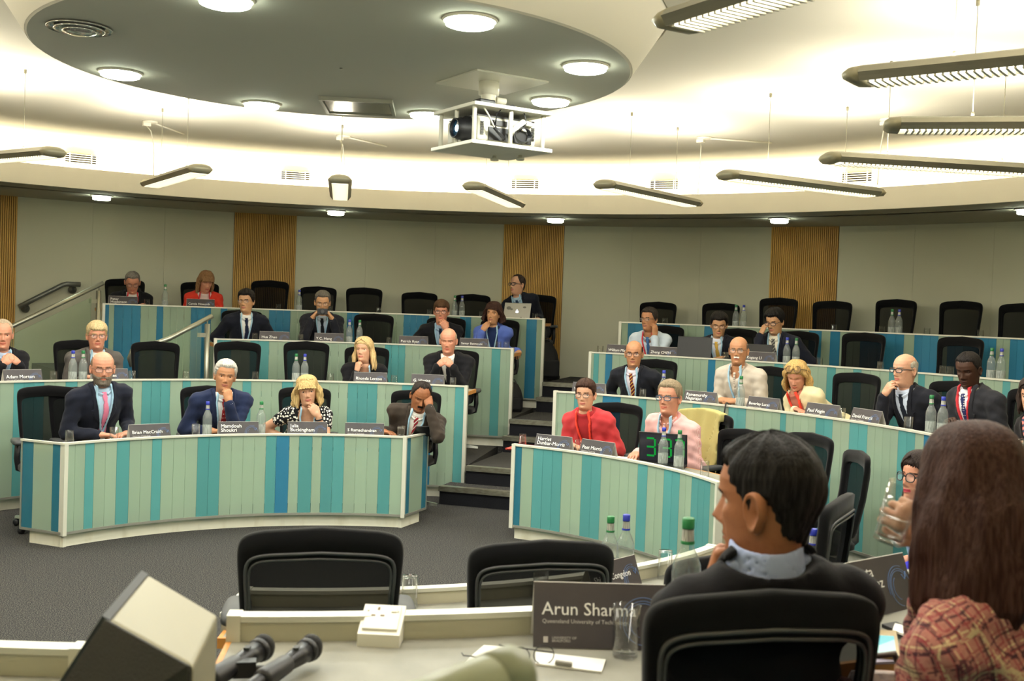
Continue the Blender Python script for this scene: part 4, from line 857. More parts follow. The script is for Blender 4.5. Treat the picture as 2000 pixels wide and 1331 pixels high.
MB().add([v-o for v in(T1,T4,B4,B1)]+[v-o+n2*.014 for v in(T1,T4,B4,B1)],[(0,1,2,3),(7,6,5,4),(0,4,5,1),(1,5,6,2),(2,6,7,3),(3,7,4,0)]).build('side_lip',M['pad'],ls)
# tablet, leaflets, phone, bag on the right
o=flat('leaflet',[(1690,1262),(1782,1262),(1755,1297),(1690,1300)],ZN+.001,mat('mauve_leaflet','8b8494',.6),'mauve leaflets under the tablet','leaflet',.006)
o=flat('tablet',[(1706,1238),(1750,1240),(1758,1290),(1695,1284)],ZN+.008,mat('bronze_case','8f7b50',.35,.4),'tablet in bronze case with turquoise picture on the near right desk','tablet',.010)
q=[onz(x,y,ZN+.019)-o.location for x,y in[(1709,1241),(1746,1243),(1751,1281),(1700,1276)]]; lerp=lambda a,b,t:a+(b-a)*t
MB().add([v for v in q],[(0,1,2,3)]).build('screen',mat('turquoise_screen','4fa6b8',.2,emit=('4fa6b8',.12)),o)
MB().add([lerp(q[3],q[0],.25)+Vector((0,0,.0006)),lerp(q[2],q[1],.8)+Vector((0,0,.0006)),lerp(q[2],q[1],.12)+Vector((0,0,.0006)),lerp(q[3],q[0],.0)+Vector((0,0,.0006))],[(0,1,2,3)]).build('screen_hill',mat('pale_turquoise','8fc3c9',.2),o)
o=flat('phone',[(1722,1226),(1750,1221),(1812,1252),(1806,1264)],ZN+.001,'lap_black','dark phone under a white notepad near the long-haired woman','phone',.009)
o=flat('notepad',[(1748,1222),(1832,1247),(1815,1262),(1743,1235)],ZN+.011,'paper','white notepad lying on the phone near the long-haired woman','notepad',.006)
p=onz(1735,1345,ZN-.02); t=thing('handbag','dark brown leather bag hanging at the near right desk end','bag',(p.x,p.y+.05,zf(2)))
P=[[Vector((w_/2*math.cos(a)*(1+.08*math.sin(7*a+z*30)),d/2*math.sin(a),z)) for a in np.linspace(0,2*math.pi,28,endpoint=False)] for z,w_,d in((0,.2,.10),(.1,.26,.14),(.4,.25,.13),(.62,.2,.08),(.70,.14,.03))]
MB().grid(P,True,False,0,True,True,True).build('body',mat('brown_leather','5b4a42',.45,noise=((30,30,30),'8c7466',.4,.7),bump=((25,25,25),.5)),t)
MB().tube([(-.05,0,.68),(-.04,-.02,.74),(.02,-.02,.75),(.06,0,.68)],.008,8).build('carry_handle',mat('brown_strap','40332d',.5),t)
# ---------------------------------------------------------------- people: signed distance fields turned into meshes
V3=lambda *a: np.array(a,dtype=np.float64)
def nets(fn,lo,hi,h):
    """surface nets of fn(P) over a box: (verts, quads)"""
    lo=np.asarray(lo,float)-2*h; hi=np.asarray(hi,float)+2*h; n=np.ceil((hi-lo)/h).astype(int)+1
    ax=[lo[k]+h*np.arange(n[k]) for k in range(3)]
    G=np.stack(np.meshgrid(*ax,indexing='ij'),-1); V=fn(G.reshape(-1,3)).reshape(n).astype(np.float64)
    V[0]=V[-1]=np.maximum(V[0],h*.5); V[:,0]=np.maximum(V[:,0],h*.5); V[:,-1]=np.maximum(V[:,-1],h*.5); V[:,:,0]=np.maximum(V[:,:,0],h*.5); V[:,:,-1]=np.maximum(V[:,:,-1],h*.5); V[-1]=np.maximum(V[-1],h*.5)
    ins=V<0; m=n-1; S=np.array([m[1]*m[2],m[2],1])
    acc=[];ids=[];quads=[]
    for a in range(3):
        s0=[slice(None)]*3; s1=[slice(None)]*3; s0[a]=slice(0,-1); s1[a]=slice(1,None)
        I=np.argwhere(ins[tuple(s0)]!=ins[tuple(s1)])
        if not len(I): continue
        J=I.copy(); J[:,a]+=1
        v0=V[tuple(I.T)]; v1=V[tuple(J.T)]; t=v0/(v0-v1)
        p=I.astype(float); p[:,a]+=t
        b,c=(a+1)%3,(a+2)%3; cells=[]
        for db,dc in((-1,-1),(0,-1),(0,0),(-1,0)):
            q=I.copy(); q[:,b]+=db; q[:,c]+=dc; cells.append(q@S); acc.append(p); ids.append(q@S)
        Q=np.stack(cells,1); fl=~ins[tuple(I.T)]; Q[fl]=Q[fl][:,::-1]; quads.append(Q)
    ids=np.concatenate(ids); acc=np.concatenate(acc); u,inv=np.unique(ids,return_inverse=True)
    cnt=np.bincount(inv); vs=np.stack([np.bincount(inv,acc[:,k])/cnt for k in range(3)],1)*h+lo
    Q=np.searchsorted(u,np.concatenate(quads)); return vs,Q
def cap(P,a,b,ra,rb):
    a=np.asarray(a,float); b=np.asarray(b,float); ab=b-a; t=np.clip(((P-a)@ab)/(ab@ab+1e-12),0,1)
    return np.linalg.norm(P-a-t[:,None]*ab,axis=1)-(ra+(rb-ra)*t)
def elp(P,c,r):
    q=(P-np.asarray(c,float)); r=np.asarray(r,float); k=np.linalg.norm(q/r,axis=1); k2=np.linalg.norm(q/(r*r),axis=1); return k*(k-1)/(k2+1e-9)
def smin(a,b,k):
    h=np.clip(.5+.5*(b-a)/k,0,1); return b*(1-h)+a*h-k*h*(1-h)
def npmesh(name,parts,mats):
    """parts: [(verts, faces(list/array of quads or tris), material index)]"""
    vs=[];fs=[];mi=[];o=0
    for v,f,m in parts:
        vs.append(np.asarray(v)); f=np.asarray(f); fs+= (f+o).tolist(); mi+= (list(m) if hasattr(m,'__len__') else [m]*len(f)); o+=len(v)
    me=bpy.data.meshes.new(name); me.from_pydata(np.concatenate(vs).tolist(),[],fs)
    for m in mats: me.materials.append(m)
    me.polygons.foreach_set('material_index',mi); me.polygons.foreach_set('use_smooth',[True]*len(fs)); me.update(); return me
# ---- heads
sst=lambda a,b,x: (lambda t:t*t*(3-2*t))(np.clip((x-a)/(b-a),0,1))
ZK=[-.215,-.17,-.15,-.135,-.124,-.114,-.104,-.09,-.078,-.066,-.055,-.04,-.02,0,.022,.045,.07,.09,.104,.113,.118]
YF=[.02,.012,.015,.034,.060,.079,.087,.087,.087,.089,.088,.087,.086,.084,.091,.090,.080,.064,.044,.022,.0]
YB=[-.085,-.072,-.066,-.064,-.063,-.062,-.063,-.066,-.07,-.075,-.079,-.086,-.094,-.100,-.103,-.102,-.093,-.078,-.058,-.034,-.012]
WK=[.066,.056,.0545,.055,.0555,.056,.0575,.060,.0625,.065,.067,.0695,.072,.0745,.076,.0755,.070,.058,.043,.025,.004]
def head_grid(jaw=1.,wide=1.,nose=1.,res=1.,fat=0.,fem=0.):
    z=np.concatenate([np.linspace(-.215,-.13,int(10*res)),np.linspace(-.126,.03,int(42*res)),np.linspace(.034,.118,int(22*res))]); nphi=int(72*res)
    t=np.linspace(-math.pi,math.pi,nphi,endpoint=False); phi=t-.6*np.sin(t)
    Z,PH=np.meshgrid(z,phi,indexing='ij')
    ip=lambda K: np.interp(Z,ZK,K)
    yf,yb,wd=ip(YF),ip(YB),ip(WK)*wide
    wd=wd*(1+(jaw-1)*sst(-.02,-.09,Z)*sst(-.16,-.12,Z)); yf=yf+fat*.012*sst(-.07,-.12,Z)*sst(-.19,-.13,Z)
    c,s=np.cos(PH),np.sin(PH); yc=np.where(Z<-.12,-.02,-.012)
    k=np.interp(Z,[-.2,-.135,-.115,-.09,-.05,0,.06],[0,.15,.40,.30,.16,.07,.05]) * (1-.35*(jaw-1)) + fem*.08*sst(-.06,-.1,Z)
    X=wd*s*(1-k*np.clip(c,0,1)**2)*np.abs(s)**(-.12*(c>0)*(np.abs(s)>.05)+0.)
    Y=np.where(c>=0,yc+(yf-yc)*np.abs(c)**.92,yc+(yc-yb)*c)
    fr=(c>0).astype(float)
    g=lambda x0,z0,sx,sz: np.exp(-((np.abs(X)-x0)/sx)**2-((Z-z0)/sz)**2)*fr
    nz=np.interp(Z,[-.056,-.050,-.044,-.036,-.02,0,.014,.024],[0,.004,.016,.027,.019,.010,.004,0])*nose*(1-.15*fem)
    nw=np.interp(Z,[-.05,-.036,-.02,0,.02],[.0145,.0125,.0095,.0075,.008])
    Y=Y+fr*nz*np.exp(-(np.abs(X)/nw)**2.4)
    Y=Y+.004*g(.014,-.044,.007,.006)*nose                      # nostril wings
    Y=Y-.0105*g(.033,-.001,.017,.0105)                          # sockets
    Y=Y+(.0035-.003*fem)*g(.028,.020,.026,.007)                 # brow ridge
    Y=Y+.004*g(.046,-.026,.02,.016)                             # cheekbone
    Y=Y+.0045*g(0,-.0655,.019,.0045)+.0055*g(0,-.0765,.017,.005)-.0045*g(0,-.071,.022,.0022)-.003*g(0,-.086,.02,.005)+.004*g(0,-.103,.018,.011)
    Y=Y-.003*g(.031,-.052,.006,.018)                            # smile fold
    return np.stack([X,Y,Z],-1),PH,Z
_ear=None
def ear(side):
    V=[];Fq=[]
    nr,nt=9,28
    for a in range(nr):
        r=a/(nr-1)
        for b in range(nt):
            t=2*math.pi*b/nt; ox=math.cos(t)*(.019+.004*math.sin(t)); oz=math.sin(t)*.033+(-.003 if math.sin(t)<0 else 0); ox*= (1 if math.sin(t)>-.3 else .8)
            hgt=.013*(1-.25*r)+.006*math.exp(-((r-.82)/.14)**2)-.006*math.exp(-(((r*ox-.004)/.008)**2+((r*oz+.004)/.011)**2)) if r<.97 else .004
            V.append((side*(hgt),-(r*ox)*1.0,r*oz))
    for a in range(nr-1):
        for b in range(nt): Fq.append((a*nt+b,a*nt+(b+1)%nt,(a+1)*nt+(b+1)%nt,(a+1)*nt+b))
    V=np.array(V); V[:nt]=V[:nt].mean(0)
    rim=V[-nt:].copy(); rim[:,0]-=side*.012; rim[:,1]+=.006; V=np.concatenate([V,rim*1.0]); o=(nr-1)*nt
    for b in range(nt): Fq.append((o+b,o+(b+1)%nt,o+nt+(b+1)%nt,o+nt+b))
    ca,sa=math.cos(.38*side),math.sin(.38*side)
    V=np.stack([V[:,0]*ca-V[:,1]*sa,V[:,0]*sa+V[:,1]*ca,V[:,2]],1)
    V+=np.array([side*.0735,-.014,-.012]); return V,np.array(Fq)
def sphere(c,r,n=14,m=9,zmin=-2,flat=1.):
    V=[];Q=[]
    for j in range(m+1):
        th=math.pi*j/m
        for i in range(n): V.append((c[0]+r*math.sin(th)*math.cos(2*math.pi*i/n),c[1]+r*flat*math.sin(th)*math.sin(2*math.pi*i/n),c[2]+r*math.cos(th)))
    for j in range(m):
        for i in range(n): Q.append((j*n+i,j*n+(i+1)%n,(j+1)*n+(i+1)%n,(j+1)*n+i))
    return np.array(V),np.array(Q)
def gridfaces(nz,nphi,mask=None):
    i,j=np.meshgrid(np.arange(nz-1),np.arange(nphi),indexing='ij'); j2=(j+1)%nphi
    Q=np.stack([i*nphi+j,i*nphi+j2,(i+1)*nphi+j2,(i+1)*nphi+j],-1).reshape(-1,4)
    if mask is not None:
        mk=mask.reshape(-1); Q=Q[mk[Q].any(1)]
    return Q
def hair_shell(G,PH,Z,m,th,seed,rough=.003):
    c=np.array([0,-.015,.02]); d=G-c; d[...,2]*=.8; d/=np.linalg.norm(d,axis=-1,keepdims=True)+1e-9
    rs=np.random.RandomState(seed); nz=np.zeros_like(PH)
    for k in range(7): nz+=np.sin(PH*rs.uniform(4,15)+Z*rs.uniform(-60,60)+rs.uniform(0,6))/7
    off=th*m-.004*(1-m)+rough*nz*m*2.2
    return G+d*off[...,None]
def hairline(style,PH,Z):
    a=np.abs(np.degrees(PH))
    if style=='short': zb=np.interp(a,[0,35,55,68,78,88,97,108,125,180],[.074,.076,.066,.03,.004,-.026,.012,.0,-.055,-.085])
    elif style=='fringe': zb=np.interp(a,[0,30,50,66,78,88,97,108,125,180],[.048,.046,.05,.022,.0,-.026,.012,.0,-.055,-.088])
    elif style=='full': zb=np.interp(a,[0,35,52,66,78,88,97,108,125,180],[.064,.068,.06,.025,.0,-.026,.014,.0,-.06,-.09])
    elif style=='recede': zb=np.interp(a,[0,20,45,62,78,88,97,108,125,180],[.096,.10,.098,.055,.01,-.02,.012,.0,-.055,-.085])
    elif style=='pixie': zb=np.interp(a,[0,35,55,68,78,90,97,108,125,180],[.066,.062,.05,.02,-.005,-.035,.006,.0,-.06,-.085])
    elif style=='bald':
        zb=np.interp(a,[0,66,72,80,90,97,108,125,180],[.2,.2,.06,.0,-.02,.008,.0,-.05,-.085]); zt=np.interp(a,[0,70,90,130,180],[.0,.045,.062,.060,.055])
        return sst(-.006,.006,Z-zb)*sst(-.012,.008,zt-Z)
    elif style=='crown': zb=np.interp(a,[0,40,60,75,100,180],[.058,.05,.02,-.01,-.04,-.10])
    return sst(-.006,.010,Z-zb+.0035*np.sin(PH*37+Z*160)+.0025*np.sin(PH*83-Z*240))
def curtain(length,rx,ry,open_,wave,seed,parted=0.,front=.06,flare=0.,nz=34):
    """hair from the crown down: one closed sheet that hugs the skull and then hangs"""
    rs=np.random.RandomState(seed); f=[rs.uniform(0,6.28) for _ in range(12)]; rows=[]; nphi=60
    zt=[.139,.1375,.134,.128,.120,.110,.098,.085,.072,.058,.044,.030]
    zs=zt+[.030-(.030+length)*(k+1)/nz for k in range(nz)]
    for z in zs:
        u=max(0,(.06-z)/(.06+length))
        op=math.radians(np.interp(z,[-length,-.14,-.05,.0,.04,.07,.092,.104],[open_+12,open_+8,open_,open_,open_-6,open_-20,14,0.]))
        ph=np.linspace(op,2*math.pi-op,nphi)
        wv=wave*(np.sin(ph*7+z*28+f[0])+.7*np.sin(ph*12-z*36+f[1])+.6*np.sin(ph*21+z*17+f[2])+.5*np.sin(z*55+f[3]+ph*2))*np.interp(z,[.0,.12],[1,.25])
        zz=min(z*.118/.139,.118)
        k=np.interp(z,[-.02,.05,.139],[0,1,1]); grow=.019+.004*np.sin(ph*5+f[6])
        sx=np.interp(zz,ZK,WK)+grow; sb=-np.interp(zz,ZK,YB)+grow-.012; sf=np.interp(zz,ZK,YF)+.014+.012
        sc=np.interp(u,[0,.25,.6,.9,1],[.98,1.,1.02+flare,1.0+flare*1.2,.90+flare])
        X0=rx*sc*(1-k)+sx*k; Yb=ry*sc*(1-k)+sb*k; Yf=front*sc*(1-k)+sf*k if z>.05 else np.interp(z,[-.02,.05],[front,sf])
        edge=1-.10*np.exp(-((np.minimum(ph-op,2*math.pi-op-ph))/.12)**2)*(1-k)
        th=np.interp(u,[0,.3,.85,1],[.016,.026,.024,.008]); th=np.minimum(th,.6*np.interp(z,[.1,.139],[1,.0])*.1+.004)
        cs=np.cos(ph); ry_=np.where(cs>0,Yf,Yb)
        X=np.sin(ph)*(X0*edge+wv); Y=-.012+cs*(ry_*edge+wv)
        Xi=np.sin(ph)*np.maximum(X0*edge+wv-th,.15*X0); Yi=-.012+cs*np.maximum(ry_*edge+wv-th,.15*ry_)
        zv=z+(.010*np.sin(ph*9+f[4])*u+.006*np.sin(ph*23+f[5])*u)
        rows.append(np.concatenate([np.stack([X,Y,zv+0*X],1),np.stack([Xi,Yi,zv-.006*(z>.09)+0*X],1)[::-1]]))
    G=np.array(rows); n=G.shape[1]; nr=len(zs); Q=gridfaces(nr,n)
    capf=[[(nr-1)*n+i,(nr-1)*n+i+1,(nr-1)*n+n-2-i,(nr-1)*n+n-1-i] for i in range(nphi-1)]+[[i+1,i,n-1-i,n-2-i] for i in range(nphi-1)]
    V=G.reshape(-1,3); t=np.array([[0,-.012,.1405]]); o=len(V); V=np.concatenate([V,t]); tri=[[i,i+1,o,o] for i in range(nphi-1)]+[[nphi-1,0,o,o]]
    return V,np.concatenate([Q,np.array(capf)]),np.array(tri)[:,:3]
# ---- hands
POSE=dict(flat=((8,12,8),.25),relaxed=((22,32,20),.35),fist=((70,85,45),.9),clasp=((42,58,30),.5),grip=((35,45,30),.5),chin=((60,75,40),.7),point=((60,80,45),.7))
_hands={}
def hand_mesh(pose,h=.0048):
    if (pose,h) in _hands: return _hands[(pose,h)]
    cv,th=POSE[pose]; segs=[]
    for n_,(x,L,y0) in enumerate(((-.030,.070,.092),(-.010,.079,.096),(.010,.073,.093),(.028,.058,.086))):
        p=V3(x,y0,0); a=0.; c=cv if not(pose=='point' and n_==0) else (8,10,6)
        spread=(n_-1.5)*.05
        for q,fr in enumerate((.44,.31,.25)):
            a+=math.radians(c[q]*(1+.06*n_)); d=V3(math.sin(spread)*math.cos(a),math.cos(a),-math.sin(a)); e=p+d*L*fr*1.02
            segs.append((p,e,.0098-.0009*q-.0006*(n_==3),.0092-.0010*q-.0006*(n_==3))); p=e
    p=V3(-.026,.028,-.004); d=V3(-.70+.35*th,.68,-.22-.25*th); d/=np.linalg.norm(d); e=p+d*.045; segs.append((p,e,.015,.0115)); d2=V3(-.25+.65*th,.80,-.38-.3*th); d2/=np.linalg.norm(d2); m_=e+d2*.028; segs.append((e,m_,.0112,.0098)); d3=d2+V3(.25*th,.1,-.15); d3/=np.linalg.norm(d3); segs.append((m_,m_+d3*.022,.0098,.0082))
    def fn(P):
        D=smin(elp(P,(0,.052,0),(.0435,.058,.0165)),cap(P,(0,-.012,0),(0,.02,0),.025,.025),.02)
        for x,y in((-.030,.088),(-.010,.092),(.010,.09),(.028,.083)): D=smin(D,cap(P,(x*.7,.03,0),(x,y,0),.0125,.0108),.008)
        F=None
        for a,b,ra,rb in segs:
            F=cap(P,a,b,ra,rb) if F is None else np.minimum(F,cap(P,a,b,ra,rb))
        return smin(D,F,.006)
    allp=np.array([s[0] for s in segs]+[s[1] for s in segs]+[[-.05,-.06,-.03],[.05,0,.03]])
    r=nets(fn,allp.min(0)-.02,allp.max(0)+.02,h); _hands[(pose,h)]=r; return r
def skinmat(name,hexc,lip):
    m=mat(name,hexc,.5,spec=.35,noise=((38,38,38),lip,.52,.95,3),bump=((170,170,170),.06)); b=m.node_tree.nodes['Principled BSDF']
    b.inputs['Subsurface Weight'].default_value=.0; return m
SK={}
for k,(a,b_) in dict(light=('c7977a','bb7e65'),pink=('c4896f','b36b55'),tan=('ae7c5a','9a6445'),asian=('be916c','ab7655'),brown=('7d5137','683f29'),dark=('3e261b','321d15'),olive=('b48561','9f6d4c'),dusk=('915d3e','7e4b30')).items(): SK[k]=skinmat('skin_'+k,a,b_)
LIP={k:mat('lips_'+k,c,.4) for k,c in dict(light='b5695c',pink='b0614f',tan='96594a',asian='ab6655',brown='6a4034',dark='402420',olive='9c5f4d',dusk='874a3c').items()}
M['eye_white']=mat('eye_white','cfc8bd',.25); M['iris']=mat('iris','20180f',.2)
HM={}
def hairmat(c):
    if c not in HM:
        d=lin(c); d2=[min(1,v*1.9+.01) for v in d]; s=lambda v:12.92*v if v<.0031308 else 1.055*v**(1/2.4)-.055
        h2=''.join('%02x'%int(255*s(v)) for v in d2); HM[c]=mat('hair_'+c,c,.62,spec=.14,noise=((170,170,14),h2,.40,.68,3),bump=((240,240,16),.5))
    return HM[c]
FM={}
def cloth(c,kind='plain'):
    if (c,kind) in FM: return FM[(c,kind)]
    m=mat('cloth_%s_%s'%(kind,c),c,.85,spec=.2,sheen=.05,noise=((14,14,14),c,.3,.7),bump=((22,22,22),.22))
    nt=m.node_tree; b=nt.nodes['Principled BSDF']; L=nt.links; tc=nt.nodes.new('ShaderNodeTexCoord')
    def setc(fac,c2):
        mx=nt.nodes.new('ShaderNodeMix'); mx.data_type='RGBA'; L.new(fac,mx.inputs[0]); mx.inputs[6].default_value=lin(c)+[1]; mx.inputs[7].default_value=lin(c2)+[1]; L.new(mx.outputs[2],b.inputs['Base Color']); return mx
    def mathn(op,a,v=None):
        n=nt.nodes.new('ShaderNodeMath'); n.operation=op; L.new(a,n.inputs[0]) 
        if v is not None:
            if hasattr(v,'links'): L.new(v,n.inputs[1])
            else: n.inputs[1].default_value=v
        return n.outputs[0]
    if kind in('dots','bigdots'):
        v=nt.nodes.new('ShaderNodeTexVoronoi'); v.inputs['Scale'].default_value=58 if kind=='dots' else 46; v.inputs['Randomness'].default_value=.75 if kind=='bigdots' else .1; L.new(tc.outputs['Object'],v.inputs['Vector'])
        setc(mathn('LESS_THAN',v.outputs['Distance'],.40 if kind=='bigdots' else .24),'e9e4d8')
    if kind.startswith('stripe'):
        sx=nt.nodes.new('ShaderNodeSeparateXYZ'); L.new(tc.outputs['Object'],sx.inputs[0])
        a=mathn('ADD',sx.outputs[0],sx.outputs[2]); a=mathn('MULTIPLY',a,30.); a=mathn('FRACT',a); setc(mathn('LESS_THAN',a,.30),{'stripe_w':'d9cfc4','stripe_y':'c9a548','stripe_g':'a9a79a'}[kind])
    if kind in('pin','gingham'):
        sx=nt.nodes.new('ShaderNodeSeparateXYZ'); L.new(tc.outputs['Object'],sx.inputs[0]); a=mathn('MULTIPLY',sx.outputs[0],240.); a=mathn('FRACT',a); f1=mathn('LESS_THAN',a,.45)
        f1=mathn('MULTIPLY',f1,.35); setc(f1,'f0e2da')
    if kind=='tweed':
        n0=nt.nodes.new('ShaderNodeTexNoise'); n0.inputs['Scale'].default_value=9.; L.new(tc.outputs['Object'],n0.inputs['Vector'])
        vm=nt.nodes.new('ShaderNodeVectorMath'); vm.operation='SCALE'; L.new(n0.outputs['Color'],vm.inputs[0]); vm.inputs['Scale'].default_value=.007
        va=nt.nodes.new('ShaderNodeVectorMath'); va.operation='ADD'; L.new(tc.outputs['Object'],va.inputs[0]); L.new(vm.outputs[0],va.inputs[1])
        mp=nt.nodes.new('ShaderNodeMapping'); mp.inputs['Rotation'].default_value=(.25,.35,.4); L.new(va.outputs[0],mp.inputs[0])
        sx=nt.nodes.new('ShaderNodeSeparateXYZ'); L.new(mp.outputs[0],sx.inputs[0])
        cur=None
        bn=nt.nodes.new('ShaderNodeTexNoise'); bn.inputs['Scale'].default_value=95.; L.new(tc.outputs['Object'],bn.inputs['Vector'])
        brk=mathn('GREATER_THAN',bn.outputs[0],.42)
        base=nt.nodes.new('ShaderNodeMix'); base.data_type='RGBA'; n2=nt.nodes.new('ShaderNodeTexNoise'); n2.inputs['Scale'].default_value=160.; L.new(tc.outputs['Object'],n2.inputs['Vector']); L.new(n2.outputs[0],base.inputs[0]); base.inputs[6].default_value=lin('905850')+[1]; base.inputs[7].default_value=lin('b27d72')+[1]; cur=base.outputs[2]
        for axis,sc,ph,wd,c2 in((0,34.,.0,.08,'c9b48f'),(2,31.,.1,.09,'cdb890'),(0,34.,.22,.10,'4a2630'),(2,31.,.36,.11,'40242c'),(0,52.,.55,.18,'8c3c42'),(2,47.,.7,.17,'863a40'),(1,37.,.6,.10,'4a2430'),(0,15.,.4,.05,'38202a'),(2,14.,.2,.05,'38202a'),(1,17.,.3,.05,'c4ae88')):
            a=mathn('MULTIPLY',sx.outputs[axis],sc); a=mathn('ADD',a,ph); a=mathn('FRACT',a); f1=mathn('LESS_THAN',a,wd); f1=mathn('MULTIPLY',f1,brk); f1=mathn('MULTIPLY',f1,.85)
            mx=nt.nodes.new('ShaderNodeMix'); mx.data_type='RGBA'; L.new(f1,mx.inputs[0]); L.new(cur,mx.inputs[6]); mx.inputs[7].default_value=lin(c2)+[1]; cur=mx.outputs[2]
        L.new(cur,b.inputs['Base Color'])
    if kind=='batik':
        n0=nt.nodes.new('ShaderNodeTexWave'); n0.inputs['Scale'].default_value=9; n0.inputs['Distortion'].default_value=5; n0.bands_direction='Z'; L.new(tc.outputs['Object'],n0.inputs['Vector']); r=nt.nodes.new('ShaderNodeValToRGB'); L.new(n0.outputs[0],r.inputs[0]); r.color_ramp.interpolation='CONSTANT'
        r.color_ramp.elements[0].color=lin('d98a83')+[1]; r.color_ramp.elements[1].color=lin('8a2f36')+[1]; r.color_ramp.elements[1].position=.5; e=r.color_ramp.elements.new(.75); e.color=lin('2f3f5e')+[1]; L.new(r.outputs[0],b.inputs['Base Color'])
    FM[(c,kind)]=m; return m
M['lan_b']=mat('pale_blue_lanyard','9bbdd2',.6); M['lan_r']=mat('red_lanyard','c8303a',.6); M['lan_r2']=mat('orange_red_lanyard','e0402c',.6)
M['badge']=mat('badge_card','d9d6d0',.5); M['shoe']=mat('black_leather_shoe','101012',.4); M['specs']=mat('dark_spectacle_frame','17151a',.3); M['specs_b']=mat('blue_spectacle_frame','1d3c55',.3); M['specs_w']=mat('wire_spectacle_frame','6a5d4a',.3,.7)
def _lens():
    m=mat('spectacle_lens','ffffff',.03,spec=.5); see_thru(m,.90); return m
M['lens_clear']=_lens()
M['watch']=mat('steel_watch','b3ab95',.3,.8)
def ik(S,W,l1,l2,pole):
    d=W-S; L=np.linalg.norm(d)
    if L>(l1+l2)*.995: W=S+d*(l1+l2)*.995/L; d=W-S; L=np.linalg.norm(d)
    u=d/L; a=(l1*l1-l2*l2+L*L)/(2*L); hh=math.sqrt(max(l1*l1-a*a,1e-6)); p=pole-u*(pole@u); p/=np.linalg.norm(p)+1e-9
    return S+u*a+p*hh,W
def nrm(v): v=np.asarray(v,float); return v/np.linalg.norm(v)
